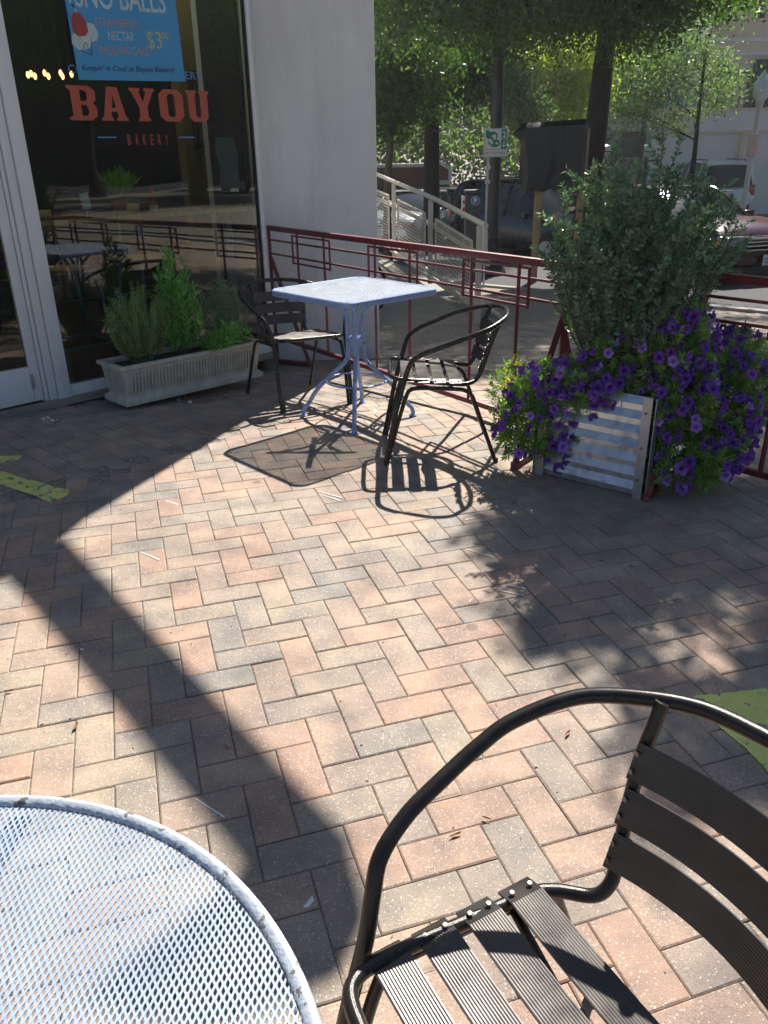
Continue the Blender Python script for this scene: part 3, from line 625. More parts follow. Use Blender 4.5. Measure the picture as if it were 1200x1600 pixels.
# ---------------------------------------------------------------- chairs
def make_chair(label, loc, rz, group=None):
    t = thing('bistro_armchair', label, 'chair', loc, rz, group)
    A_ = [(.28,.250,0),(.225,.250,.274),(.183,.252,.43),(.162,.265,.50),(.138,.283,.545),(.085,.300,.580),(.018,.311,.606),(-.05,.318,.632),(-.117,.317,.656),(-.212,.285,.684),(-.275,.218,.703),(-.319,.14,.716),(-.336,.049,.722),(-.338,0,.722)]
    pts = A_+[(x, -y, z) for x, y, z in A_[-2::-1]]
    b = MB(); b.tube(spline(pts, 6), .0125, 14); b.build('arm_frame', M['chairmetal'], t)
    S_ = [(-.284,.184,.714),(-.268,.183,.67),(-.250,.181,.62),(-.226,.171,.54),(-.205,.159,.465),(-.190,.154,.428),(-.168,.164,.406),(-.130,.200,.402),(-.090,.215,.405),(0,.217,.413),(.10,.218,.424),(.168,.218,.430),(.215,.210,.436),(.242,.18,.440),(.25,.10,.44),(.25,0,.44)]
    pts = S_+[(x, -y, z) for x, y, z in S_[-2::-1]]
    b = MB(); b.tube(spline(pts, 6), .0112, 14); b.build('seat_frame', M['chairmetal'], t)
    for s in (1, -1):
        L_ = [(.272,s*.228,.0),(.205,s*.236,.25),(.170,s*.236,.36),(.150,s*.234,.385),(.10,s*.230,.392),(-.06,s*.226,.384),(-.115,s*.226,.376),(-.150,s*.227,.350),(-.175,s*.229,.29),(-.282,s*.238,0)]
        b = MB(); b.tube(spline(L_, 5), .0105, 12); b.build('leg', M['chairmetal'], t)
        b = MB(); b.lathe((-.282, s*.238, 0), [(.0125,0),(.0125,.022),(.011,.024)], 12); b.build('foot_cap', M['rubber'], t); b = MB(); b.lathe((.276, s*.240, 0), [(.0155,0),(.0155,.022),(.012,.026)], 12); b.build('foot_cap', M['rubber'], t)
    b = MB(); b.tube([(-.06,.226,.383), (-.02,0,.372), (-.06,-.226,.383)], .008, 8); b.build('cross_brace', M['chairmetal'], t)
    def rib_slat(path, width_dir, up_dir, w, name, thick=.0035):
        nr = 13; prof = []
        for k in range(nr*2+1):
            u = -w/2+w*k/(nr*2); prof.append((u, .0005 if k % 2 else 0))
        b = MB(); W = Vector(width_dir); N = len(path); npf = len(prof); base = []
        for i, p_ in enumerate(path):
            p_ = Vector(p_); tn = (Vector(path[min(i+1, N-1)])-Vector(path[max(i-1, 0)])).normalized(); nn = W.cross(tn).normalized()
            if nn.dot(Vector(up_dir)) < 0: nn = -nn
            for (u, h) in prof: base.append(p_+W*u+nn*(h+thick/2))
            for (u, h) in ((w/2, 0), (-w/2, 0)): base.append(p_+W*u-nn*thick/2)
        tot = npf+2; fs = []
        for i in range(N-1):
            for k in range(tot): fs.append((i*tot+k, i*tot+(k+1) % tot, (i+1)*tot+(k+1) % tot, (i+1)*tot+k))
        fs.append(tuple(range(tot))); fs.append(tuple((N-1)*tot+k for k in range(tot)))
        b.add(base, fs); return b.build(name, M['slat'], t, smooth=False)
    for i, xc in enumerate((.165, .087, .009, -.069)):
        zc = .4195+.012*(xc+.1)/.27
        path = []
        for k in range(15):
            y = -.236+.472*k/14; e = abs(y)
            z = zc+.0055-.010*(1-(y/.23)**2) if e < .222 else zc+.0055-(e-.222)*.9
            path.append((xc, y, z))
        sl = rib_slat(path, (1, 0, 0), (0, 0, 1), .058, 'seat_slat')
        for s in (1, -1):
            for dx in (-.017, .017):
                b = MB(); b.lathe((xc+dx, s*.218, zc+.0055), [(.0050,0),(.0048,.0012),(.0034,.0019),(.0026,.0019),(.0020,.0008)], 10); b.build('screw', M['screw'], sl)
    up_ = Vector((.22, 0, .975)).normalized()                # slant of the back
    for i, zc in enumerate((.486, .557, .628)):
        f = (zc-.465)/.235; xb = -.206-.070*f; hw = .160+.025*f
        path = []
        for k in range(15):
            y = -hw-.006+(2*hw+.012)*k/14; path.append((xb+.016-.036*(1-(y/hw)**2)*.9-.0, y, zc))
        sl = rib_slat(path, Vector((-.27, 0, .963)).normalized(), (1, 0, .2), .062, 'back_slat')
        for s in (1, -1):
            for dz in (-.015, .015):
                b = MB(); o3 = Vector((xb+.020-.27*dz, s*hw, zc+dz)); b.tube([o3, o3+Vector((.0032,0,.0006))], .0042, 8); b.build('screw', M['screw'], sl)
    return t
c2 = make_chair('bronze metal slatted armchair right of the square blue table, its back towards the petunias', (.292, 4.045, 0), math.pi, 'bronze slatted armchairs')
def copy_tree(o, parent=None):
    c_ = o.copy(); C.objects.link(c_); c_.parent = parent
    for ch_ in [x for x in ALLKIDS.get(o.name, [])]: copy_tree(ch_, c_)
    return c_
ALLKIDS = {}
for o in bpy.data.objects:
    if o.parent: ALLKIDS.setdefault(o.parent.name, []).append(o)
c1 = copy_tree(c2); c1.location = (-.555, 5.12, 0); c1.rotation_euler = (rad(-0.0), 0, rad(-58)); c1['label'] = 'bronze metal slatted armchair between the stone trough of herbs and the square blue table'
c1.rotation_euler = (rad(-2.2), rad(0), rad(-58)); c1.location.z = -.028
c3 = copy_tree(c2); c3.location = (.245, .647, 0); c3.rotation_euler = (0, 0, 3.6487); c3['label'] = 'bronze metal slatted armchair close up in the lower right corner of the picture'

# ---------------------------------------------------------------- square blue table
T1 = Vector((-.150, 4.640, 0)); tb = thing('square_bistro_table', 'square chipped blue metal bistro table with a perforated top and four splayed legs', 'table', T1, 0)
def rrect(h, r, n=7):
    out = []
    for cx, cy, a0 in ((h-r,h-r,0),(-h+r,h-r,90),(-h+r,-h+r,180),(h-r,-h+r,270)):
        for k in range(n): a = rad(a0+90*k/(n-1)); out.append((cx+r*math.cos(a), cy+r*math.sin(a)))
    return out
TA = rad(-47.5); HT = .352; zt = .742
def rot(p_, a): return (p_[0]*math.cos(a)-p_[1]*math.sin(a), p_[0]*math.sin(a)+p_[1]*math.cos(a))
b = MB(); rr = [rot(p_, TA) for p_ in rrect(HT, .075)]; n = len(rr)
sc_ = lambda f: [(x*f, y*f) for x, y in rr]
rings = [(sc_(.955), .747), (sc_(.985), .749), (sc_(1.0), .744), (sc_(1.004), .722), (sc_(.99), .714), (sc_(.985), .722), (sc_(.975), .740), (sc_(.955), .742)]
vs = [(x, y, z) for r_, z in rings for x, y in r_]; K = len(rings)
b.add(vs, [(i*n+k, i*n+(k+1) % n, ((i+1) % K)*n+(k+1) % n, ((i+1) % K)*n+k) for i in range(K) for k in range(n)])
b.build('rim', M['bluepaint'], tb)
b = MB(); hi = HT*.965; stp = .0125; kk = int(2*hi/stp)
def inside_len(u):                                         # half-length of a strip at offset u inside the rounded square
    e = abs(u)-(hi-.07)
    return hi if e <= 0 else (hi-.07)+math.sqrt(max(0, .07**2-e*e))
for i in range(kk+1):
    u = -hi+stp*(i+.5)
    if abs(u) > hi: continue
    h_ = inside_len(u)-.001
    p_, q = rot((u, -h_), TA), rot((u, h_), TA); b.bar((p_[0], p_[1], .7445), (q[0], q[1], .7445), .0047, .0015)
    p_, q = rot((-h_, u), TA), rot((h_, u), TA); b.bar((p_[0], p_[1], .7452), (q[0], q[1], .7452), .0047, .0015)
b.build('mesh_top', M['bluetop'], tb, smooth=False)
feet = [Vector((-.328, .02, 0)), Vector((-.01, -.352, 0)), Vector((.335, -.02, 0)), Vector((.02, .362, 0))]
for f in feet:
    d = f.normalized(); u = lambda r_, z: (d.x*r_, d.y*r_, z); R = f.length
    fz = gz(T1.x+f.x, T1.y+f.y)
    pts = [u(.175,.738), u(.15,.715), u(.085,.655), u(.052,.61), u(.046,.56), u(.046,.40), u(.060,.335), u(.11,.285), u(.235,.165), u(R-.035,.075), u(R-.008,.048), u(R,.02+fz), u(R,.006+fz)]
    b = MB(); b.tube(spline(pts, 4), .0125, 12); b.build('leg', M['bluepaint'], tb)
    b = MB(); b.lathe((f.x, f.y, fz), [(.022,0),(.023,.006),(.016,.012)], 16); b.build('foot_pad', M['bluepaint'], tb)
b = MB(); b.lathe((0,0,.43), [(.050,0),(.050,.045)], 20); b.lathe((0,0,.70), [(.03,0),(.03,.03)], 12); b.build('centre_collar', M['bluepaint'], tb)
b = MB(); b.tube([(.178*math.cos(2*math.pi*k/48), .178*math.sin(2*math.pi*k/48), .218) for k in range(48)], .0055, 8, closed=True); b.build('footrest_ring', M['bluepaint'], tb)
b = MB(); b.bar((-.24,.01,.735), (.24,-.01,.735), .03, .006); b.bar((.0,-.24,.7285), (0,.24,.7285), .03, .006); b.build('top_support', M['bluepaint'], tb)

# ---------------------------------------------------------------- round mesh table in the foreground
T2 = Vector((-.472, .320, 0)); RT = .433; ZR = .74
tr_ = thing('round_mesh_table', 'round patio table with a worn white expanded mesh top in the lower left corner', 'table', T2, 0)
b = MB(); nn = 128; prof = [(-.007,-.001),(-.004,.003),(.001,.0045),(.007,.002),(.009,-.004),(.007,-.012),(.0,-.014),(-.006,-.010)]
vs = [((RT-.008+r_)*math.cos(2*math.pi*k/nn), (RT-.008+r_)*math.sin(2*math.pi*k/nn), ZR+z) for k in range(nn) for r_, z in prof]; K = len(prof)
b.add(vs, [(k*K+i, ((k+1) % nn)*K+i, ((k+1) % nn)*K+(i+1) % K, k*K+(i+1) % K) for k in range(nn) for i in range(K)]); b.build('rim', M['rim'], tr_)
b = MB(); R0 = RT-.009; PA, PB_ = .0075, .0138; tw = rad(6)   # short and long diagonal of a diamond
ang = math.atan2(PB_, PA); sp = PA*PB_/math.hypot(PA, PB_); nd = math.hypot(PA, PB_)/2
for sgn in (1, -1):
    dx = Vector((math.cos(ang*sgn+tw), math.sin(ang*sgn+tw))); nx_ = Vector((-dx.y, dx.x))
    for i in range(-int(R0/sp)-1, int(R0/sp)+2):
        c0 = sp*i
        if abs(c0) >= R0: continue
        h_ = math.sqrt(R0*R0-c0*c0)
        # nodes where the other family crosses, a knuckle at each
        n_ = int(2*h_/nd)+1; ph = (i*nd*abs(math.cos(2*ang))*1.0) % nd
        ph = (sp*i/math.tan(math.pi-2*ang) if sgn > 0 else -sp*i/math.tan(math.pi-2*ang)) % (nd*1.0)
        ts = [-h_]; t = -h_-((-h_-ph) % nd)+nd*0
        k0 = math.ceil((-h_-ph)/nd); t = k0*nd+ph
        while t < h_: ts += [max(-h_, t-.0016), min(h_, t+.0016)]; t += nd
        ts.append(h_)
        wprev = []; base = len(b.v)
        mids = []
        for a0, a1 in zip(ts[:-1], ts[1:]):
            mids.append(a0)
        seq = [(-h_, .0009)]
        k_ = k0
        t = k0*nd+ph
        while t < h_-.001:
            if t > -h_+.001: seq.append((t, .0018))
            if t+nd/2 < h_-.001: seq.append((t+nd/2, .0010))
            t += nd
        seq.append((h_, .0009))
        vs = []
        zz = ZR-.004+(.0004 if sgn > 0 else 0)
        for (t, hw) in seq:
            p_ = dx*t+nx_*c0
            for s2, z2 in ((-1,-.0008),(1,-.0008),(1,.0008),(-1,.0008)):
                vs.append((p_.x+nx_.x*hw*s2, p_.y+nx_.y*hw*s2, zz+z2))
        b.add(vs, [(4*q+r_, 4*q+(r_+1) % 4, 4*(q+1)+(r_+1) % 4, 4*(q+1)+r_) for q in range(len(seq)-1) for r_ in range(4)])
b.build('mesh_top', M['whitetop'], tr_, smooth=False)
b = MB(); b.bar((-.42,.02,ZR-.018), (.42,-.02,ZR-.018), .025, .006); b.bar((-.02,-.42,ZR-.0245), (.02,.42,ZR-.0245), .025, .006); b.build('top_support', M['whitetop'], tr_)
for k in range(4):
    a = rad(10+90*k); u = lambda r_, z: (math.cos(a)*r_, math.sin(a)*r_, z)
    b = MB(); b.tube(spline([u(.20,.715), u(.12,.66), u(.055,.58), u(.05,.40), u(.08,.30), u(.20,.15), u(.30,.04), u(.31,.0)], 4), .0125, 12); b.build('leg', M['rim'], tr_)

# ---------------------------------------------------------------- maroon railings
def railing(label, A, t, L, motifs, e0, e1, group):
    f = thing('maroon_railing', label, 'railing', (A.x, A.y, 0), 0, group); t3 = Vector((t.x, t.y, 0)); n3 = Vector((-t.y, t.x, 0))
    def pt(s, z): return t3*s+Vector((0,0,z))
    def zg(s, o=0): q = A+t*s; return gz(q.x, q.y)
    b = MB(); b.bar(pt(-.02,.922), pt(L+.02,.922), .040, .036); b.build('top_rail', M['maroon'], f, bevel=.002)
    for z in (.835, .732):
        b = MB(); b.bar(pt(0,z), pt(L,z), .013, .013); b.build('rail', M['maroon'], f, smooth=False)
    b = MB(); b.bar(pt(.02,.073), pt(L,.073), .030, .030); b.build('bottom_rail', M['maroon'], f, bevel=.002)
    for s in (m_+x for m_ in motifs for x in (.072, .445)):
        if 0 < s < L: b = MB(); b.bar(pt(s,.0885), pt(s,.9035), .0165, .0165, (1,0,0)); b.build('baluster', M['maroon'], f, smooth=False)
    for m_ in motifs:
        if m_+.5 > L+.2: continue
        b = MB(); b.bar(pt(m_,.680), pt(m_,.892), .0145, .0145, (1,0,0)); b.bar(pt(m_+.52,.680), pt(m_+.52,.892), .0145, .0145, (1,0,0))
        b.bar(pt(m_+.008,.886), pt(m_+.512,.886), .012, .012); b.bar(pt(m_+.008,.690), pt(m_+.512,.690), .012, .012); b.build('offset_frame', M['maroon'], f, smooth=False)
    for s, e in ((0, e0), (L, e1)):
        b = MB(); b.bar(pt(s, zg(s)), pt(s, .9035), .034, .034, (1,0,0)); b.build('post', M['maroon'], f, bevel=.002)
        for q in e:                                          # splayed feet
            foot = t3*s+Vector((q[0], q[1], gz(A.x+t.x*s+q[0], A.y+t.y*s+q[1])))
            b = MB(); b.bar(foot, pt(s, q[2]), .030, .030, (1,0,0)); b.bar(foot+Vector((0,0,.018)), pt(s, zg(s)+.018), .034, .034); b.build('brace', M['maroon'], f, bevel=.002)
    return f
FA = Vector((-.875, 6.62)); FT = Vector((.583, -.812)).normalized()
railing('long maroon metal railing running from the white pillar to the corrugated planter', FA, FT, 3.11, (.372, 1.372, 2.322), [(.30,-.22,.72),(-.12,-.26,.20)], [(-.29,-.385,.72),(.22,.30,.60)], 'maroon patio railings')
FB = Vector((1.474, 3.706)); FT2 = Vector((.66, -.75)).normalized()
railing('maroon metal railing cut off by the right edge, beside the mass of petunias', FB, FT2, 2.9, (.325, 1.325, 2.28), [(-.295,-.42,.72),(.22,.30,.60)], [(-.2,-.3,.7)], 'maroon patio railings')

# ---------------------------------------------------------------- corrugated planter
pa, pb = Vector((.765, 3.655)), Vector((1.172, 3.325)); pe = (pb-pa).normalized(); pnn = Vector((-pe.y, pe.x)); PW = (pb-pa).length; PH = .47
cp = thing('corrugated_planter', 'square galvanised planter with corrugated sides holding the shrub and petunias', 'planter', (pa.x, pa.y, 0))
def PP(u, d, z): q = pe*u+pnn*d; return Vector((q.x, q.y, z))
def corr(b, o_, e_, n_, W, H):                              # corrugated sheet, outside at n_
    prof = [(.001, .004)]; pitch = .066; z = .010
    while z < H-.03:
        prof += [(.001, z), (.001, z+.026), (.020, z+.028), (.001, z+.062)]; z += pitch
    vs = [];
    for (d, z) in prof:
        for u in (0, W): vs.append(o_+e_*u+n_*d+Vector((0,0,z)))
    b.add(vs, [(2*i, 2*i+1, 2*i+3, 2*i+2) for i in range(len(prof)-1)])
e3 = Vector((pe.x, pe.y, 0)); n3 = Vector((pnn.x, pnn.y, 0))
for (o_, e_, n_) in ((PP(.0,.0,0), e3, -n3), (PP(PW,0,0), n3, e3), (PP(PW,PW,0), -e3, n3), (PP(0,PW,0), -n3, -e3)):
    b = MB(); corr(b, o_, e_, n_, PW, PH); b.build('corrugated_side', M['zinc'], cp, smooth=False)
for (u, d, su, sdv) in ((0,0,-1,-1),(PW,0,1,-1),(PW,PW,1,1),(0,PW,-1,1)):
    b = MB(); b.box(PP(u-su*.014, d+sdv*.0230, PH/2), (.042, .003, PH), (e3, n3, Vector((0,0,1)))); b.box(PP(u+su*.0225, d-sdv*.004, PH/2), (.003, .050, PH), (e3, n3, Vector((0,0,1))))
    b.build('corner_trim', M['zinctrim'], cp, smooth=False)
    for z in (.09, .24, .40):
        b = MB(); p_ = PP(u-su*.018, d+sdv*.0245, z); b.tube([p_, p_+n3*sdv*.005], .007, 10); b.build('bolt', M['screw'], cp)
b = MB(); b.prism([PP(.0,.0,0)[:2], PP(PW,0,0)[:2], PP(PW,PW,0)[:2], PP(0,PW,0)[:2]], PH-.09, PH-.03); b.build('soil', M['soil'], cp, smooth=False)
PC = pa+pe*PW/2+pnn*PW/2

# shrub: upright stems thick with small glossy leaves
def shoots(base, n, h, spread, lean=(0,0), lf=.6, step=.012, seed=3, crook=.12, hv=.25, env=None):
    g = random.Random(seed); S, P_, A_ = [], [], []
    for k in range(n):
        a = g.uniform(0, 6.283); r_ = math.sqrt(g.random()); H_ = h*(1-hv*r_*r_)*(1-hv*.8*g.random())
        if env: H_ *= env(a, r_, g)
        dx, dy = spread[0]*r_*math.cos(a), spread[1]*r_*math.sin(a); pts = []
        wx, wy = g.uniform(-1,1)*crook, g.uniform(-1,1)*crook
        for j in range(9):
            t = j/8; bow = math.sin(t*math.pi)*.5
            pts.append(Vector((base[0]+dx*(.25+.75*t**.8)+wx*bow*.2+lean[0]*t*t, base[1]+dy*(.25+.75*t**.8)+wy*bow*.2+lean[1]*t*t, base[2]+H_*t)))
        S.append(pts); L = sum((pts[i+1]-pts[i]).length for i in range(8)); m_ = int(L*lf/step)
        for j in range(m_):
            t = 1-lf*(j+g.random())/m_; x = t*8; i = min(7, int(x)); p_ = pts[i].lerp(pts[i+1], x-i); tn = (pts[i+1]-pts[i]).normalized()
            ph = j*2.4+g.random(); u = tn.orthogonal().normalized(); v = tn.cross(u)
            P_.append(p_); A_.append(u*math.cos(ph)+v*math.sin(ph)+tn*g.uniform(.3, 1.0))
    return S, P_, A_
sh = thing('evergreen_shrub', 'tall upright evergreen shrub with small glossy dark leaves growing in the corrugated planter', 'shrub', (PC.x, PC.y, PH-.03))
def env(a, r_, g): return 1.0
S, P_, A_ = shoots((0,0,0), 70, 1.12, (.455,.39), (.025,.0), .90, .0045, 5, .6, .36)
# side twigs
g = random.Random(9); tw_ = []
for pts in S:
    for _ in range(11):
        t = g.uniform(.22, .97)*8; i = min(7, int(t)); p_ = pts[i].lerp(pts[i+1], t-i); a = g.uniform(0, 6.28); L = g.uniform(.05, .17)
        d = Vector((math.cos(a), math.sin(a), g.uniform(.5, 1.4))).normalized(); q = p_+d*L; tw_.append([p_, p_+d*L*.5+Vector((0,0,-.004)), q]); m_ = int(L/.0050)
        for j in range(m_):
            u = d.orthogonal().normalized(); v = d.cross(u); ph = j*2.4+g.random(); P_.append(p_+d*L*(j+1)/m_); A_.append(u*math.cos(ph)+v*math.sin(ph)+d*g.uniform(.3,1.1))
b = MB()
for pts in S: b.tube(pts, [.007*(1-.75*i/8) for i in range(9)], 5, cap=False)
for pts in tw_: b.tube(pts, [.0018,.0014,.001], 3, cap=False)
b.build('stems', mat('green_brown_twig', (.10,.09,.05), .8, var=.3), sh)
leaves('foliage', P_, A_, .024, M['bushleaf'], sh, aspect=.5, fold=.3, jitter=.5)

# petunias: trailing mounds of soft leaves with trumpet flowers
def trumpet(R, name='flower_proto'):
    n = 20; vs = [(0,0,-.030*R/.03)]; fs = []
    for ring, (rr_, zz) in enumerate(((.10,-.028),(.16,-.012),(.45,.000),(.80,.004),(1.0,-.003))):
        for k in range(n):
            a = 2*math.pi*k/n; lob = 1+.10*math.cos(5*a)*(ring >= 3)-.05*math.cos(10*a)*(ring == 4)
            vs.append((R*rr_*lob*math.cos(a), R*rr_*lob*math.sin(a), zz*R/.03+((.008*math.sin(5*a+1)+.005*math.sin(3*a+R*900)+.003*math.sin(11*a))*R/.03 if ring == 4 else (.003*math.sin(3*a+R*900) if ring == 3 else 0))))
    for k in range(n): fs.append((0, 1+(k+1) % n, 1+k))
    for r_ in range(4):
        for k in range(n): a = 1+r_*n+k; b_ = 1+r_*n+(k+1) % n; fs.append((a, b_, b_+n, a+n))
    me = bpy.data.meshes.new(name); me.from_pydata(vs, [], fs)
    t = me.attributes.new('rnd', 'FLOAT', 'FACE'); vals = [0.02]*n+[.02]*n+[.25+.5*((k*7) % 10)/10 for k in range(n)]+[.55+.4*((k*3) % 10)/10 for k in range(n)]*2
    t.data.foreach_set('value', vals[:len(fs)])
    for p_ in me.polygons: p_.use_smooth = True
    return me
FL = [trumpet(R) for R in (.024, .028, .032)]
for me in FL: me.name = 'flower'; me.materials.append(M['petal'])
FLD = []
for R in (.027, .030):
    me = trumpet(R); me.name = 'flower_folded'; co = np.empty(len(me.vertices)*3); me.vertices.foreach_get('co', co); co = co.reshape(-1,3); co[:,0] *= .35; co[:,2] += .3*np.abs(co[:,1])-.01; me.vertices.foreach_set('co', co.ravel()); me.materials.append(M['petal']); FLD.append(me)
YL = trumpet(.013); YL.name = 'flower_yellow'; YL.materials.append(M['petalyellow'])
def mound(name, label, cat, lobes, nleaf, nflow, seed, toward, group=None, flist=None, leafsize=.030, mt='petleaf', leafn='foliage', stemsz=.3):
    g = random.Random(seed); rng = np.random.default_rng(seed); c0 = Vector(lobes[0][0]); t = thing(name, label, cat, (c0.x, c0.y, 0), 0, group)
    tot = sum(l[1][0]*l[1][1]*l[1][2] for l in lobes); P_, A_ = [], []
    for (c, r_) in lobes:
        n = int(nleaf*r_[0]*r_[1]*r_[2]/tot); c = Vector(c)-Vector((c0.x, c0.y, 0)); nc = max(6, n//16)
        cc, dd = ell_pts(c, r_, nc, .60, rng)
        for q in range(nc):                                   # rosettes of leaves at shoot tips
            dirn = Vector(dd[q])+Vector((0,0,.25)); dirn.normalize(); u = dirn.orthogonal().normalized(); v = dirn.cross(u)
            for j in range(16):
                ph = j*2.4; f = j/16; P_.append(Vector(cc[q])-dirn*.05*f); A_.append((u*math.cos(ph)+v*math.sin(ph))*(.45+.7*f)+dirn*(1.1-.8*f))
    P_ = np.array([tuple(x) for x in P_]); keep = P_[:,2] > .006; A_ = np.array([tuple(x) for x in A_]); P_ = P_[keep]; A_ = A_[keep]
    leaves(leafn, P_, A_, leafsize, M[mt], t, aspect=.30, fold=.25, rng=rng)
    b = MB()
    for (c, r_) in lobes:
        c = Vector(c)-Vector((c0.x, c0.y, 0))
        for _ in range(14):
            d = Vector((g.gauss(0,1), g.gauss(0,1), g.gauss(0,.8))).normalized(); q = c+Vector((d.x*r_[0], d.y*r_[1], d.z*r_[2]))*.9; root = Vector((PC.x-c0.x, PC.y-c0.y, PH-.03)) if stemsz else Vector((c.x*1, c.y, .3))
            b.tube([root, (root+q)/2+Vector((0,0,.05)), q], [.003,.0025,.0015], 4, cap=False)
    b.build('stems', M['stem'], t)
    k = 0; tries = 0; placed = []; tw = Vector(toward)
    while k < nflow and tries < 12000:
        tries += 1; c, r_ = g.choices(lobes, weights=[l[1][0]*l[1][2] for l in lobes])[0]; d = Vector((g.gauss(0,1), g.gauss(0,1), g.gauss(0,1))).normalized()
        if d.dot(tw) < -.15+g.random()*.3: continue
        c = Vector(c)-Vector((c0.x, c0.y, 0)); p_ = c+Vector((d.x*r_[0], d.y*r_[1], d.z*r_[2]))*g.uniform(.98, 1.12)
        if p_.z < .05 or any(((p_.x+c0.x-l[0][0])/l[1][0])**2+((p_.y+c0.y-l[0][1])/l[1][1])**2+((p_.z-l[0][2])/l[1][2])**2 < .85 for l in lobes): continue
        if any((p_-q).length < (.026 if flist is None else .02) for q in placed): continue
        placed.append(p_); k += 1
        me = (g.choice(FL) if g.random() < .62 else g.choice(FLD)) if flist is None else g.choice(flist)
        o = bpy.data.objects.new('flower', me); C.objects.link(o); o.parent = t; o.location = p_
        nrm = (d+tw*.5+Vector((g.uniform(-.6,.6), g.uniform(-.6,.6), g.uniform(-.5,.5)))).normalized(); o.rotation_euler = (nrm.to_track_quat('Z', 'Y') @ Vector((0,0,1)).rotation_difference(Vector((g.uniform(-.25,.25), g.uniform(-.25,.25), 1)))).to_euler(); f_ = g.uniform(.68, 1.12); o.scale = (f_*g.uniform(.82, 1), f_, f_*g.uniform(.7, 1.7))
    return t
TWC = (-.2, -.85, .35)
mound('petunia', 'purple petunia mound spilling over the left side of the corrugated planter', 'flowering plant',
      [((.78,3.72,.40),(.17,.18,.14)), ((.70,3.68,.24),(.16,.15,.17)), ((.86,3.62,.22),(.09,.09,.18)), ((.93,3.62,.50),(.16,.13,.09))], 9500, 96, 21, TWC, 'purple petunias round the planter')
mound('petunia', 'purple petunia with few blossoms along the front rim of the corrugated planter, under the shrub', 'flowering plant',
      [((1.04,3.53,.475),(.19,.13,.10)), ((1.12,3.60,.58),(.20,.15,.13)), ((1.24,3.46,.58),(.13,.13,.17)), ((.93,3.54,.42),(.10,.08,.12))], 9000, 56, 22, TWC, 'purple petunias round the planter')
mound('petunia', 'largest purple petunia mound, tumbling to the paving beside the right railing', 'flowering plant',
      [((1.34,3.44,.42),(.18,.18,.19)), ((1.40,3.38,.20),(.19,.17,.19)), ((1.52,3.42,.26),(.15,.15,.20)), ((1.24,3.36,.36),(.07,.07,.16))], 12500, 100, 23, TWC, 'purple petunias round the planter')
mound('petunia', 'purple petunia climbing highest, against the end post of the right railing', 'flowering plant',
      [((1.34,3.50,.64),(.14,.13,.19)), ((1.62,3.52,.40),(.14,.16,.22)), ((1.60,3.58,.58),(.14,.13,.13))], 9000, 84, 24, TWC, 'purple petunias round the planter')
mound('calibrachoa', 'small yellow flowered trailing plant at the left edge of the petunias', 'flowering plant',
      [((.63,3.80,.36),(.11,.12,.15)), ((.68,3.90,.42),(.10,.10,.10))], 3200, 30, 31, (-.7,-.6,.3), 'yellow trailing plants round the planter', [YL], .018)
mound('calibrachoa', 'small yellow flowered trailing plant at the far right edge of the petunias', 'flowering plant',
      [((1.80,3.66,.42),(.10,.12,.20))], 2600, 22, 32, (.6,-.7,.3), 'yellow trailing plants round the planter', [YL], .018)

# ---------------------------------------------------------------- stone trough with herbs
tq = G(199, 642); tq2 = Vector((tq.x, tq.y)); TL_, TD_, TH_ = 1.06, .30, .255
tro = thing('stone_trough', 'long cast stone trough with fluted sides standing under the shop window', 'planter', (tq.x, tq.y, 0), rad(43.5))
# local: x along the window, y towards the window
def ring_(x0, x1, y0, y1, z): return [(x0,y0,z),(x1,y0,z),(x1,y1,z),(x0,y1,z)]
L_ = [ring_(-.0,TL_,0,TD_,0), ring_(-.0,TL_,0,TD_,.030), ring_(.012,TL_-.012,.012,TD_-.012,.040), ring_(.028,TL_-.028,.028,TD_-.028,.050), ring_(.006,TL_-.006,.006,TD_-.006,.225), ring_(-.012,TL_+.012,-.012,TD_+.012,.232), ring_(-.014,TL_+.014,-.014,TD_+.014,.252), ring_(-.008,TL_+.008,-.008,TD_+.008,.256), ring_(.030,TL_-.030,.030,TD_-.030,.254), ring_(.035,TL_-.035,.035,TD_-.035,.19)]
b = MB(); vs = [v for r_ in L_ for v in r_]
b.add(vs, [(4*i+k, 4*i+(k+1) % 4, 4*i+4+(k+1) % 4, 4*i+4+k) for i in range(len(L_)-1) for k in range(4)]+[(3,2,1,0)])
b.build('body', M['stone'], tro, smooth=False, bevel=.004)
b = MB(); nfl = 40
for k in range(nfl):                                        # raised flutes
    x = .06+(TL_-.12)*k/(nfl-1); b.bar((x, .0205, .075), (x, .0015, .205), .0115, .012, (0,-1,0))
for k in range(11):
    y = .05+(TD_-.10)*k/10; b.bar((.0205, y, .075), (.0015, y, .205), .0115, .012, (-1,0,0)); b.bar((TL_-.0205, y, .075), (TL_-.0015, y, .205), .0115, .012, (1,0,0))
b.build('fluting', M['stone'], tro, bevel=.002)
b = MB(); b.prism([(.03,.03),(TL_-.03,.03),(TL_-.03,TD_-.03),(.03,TD_-.03)], .20, .228); b.build('soil', M['soil'], tro, smooth=False)
T3 = Matrix.Translation(tro.location) @ Matrix.Rotation(rad(43.5), 4, 'Z')
def spiky(name, label, cat, cx, cy, n, h, spread, lsz, step, mt, asp, seed, lf=.85, crook=.5, hv=.35, up_=.9, lean=(0,0)):
    q = T3 @ Vector((cx, cy, .225)); t = thing(name, label, cat, q, rad(43.5))
    S, P_, A_ = shoots((0,0,0), n, h, spread, lean, lf, step, seed, crook, hv)
    b = MB()
    for pts in S: b.tube(pts, [.003*(1-.6*i/8) for i in range(9)], 4, cap=False)
    b.build('stems', M['stem'], t); A_ = [a_+Vector((0,0,up_*.4)) for a_ in A_]
    leaves('foliage', P_, A_, lsz, M[mt], t, aspect=asp, fold=.2, rng=np.random.default_rng(seed)); return t
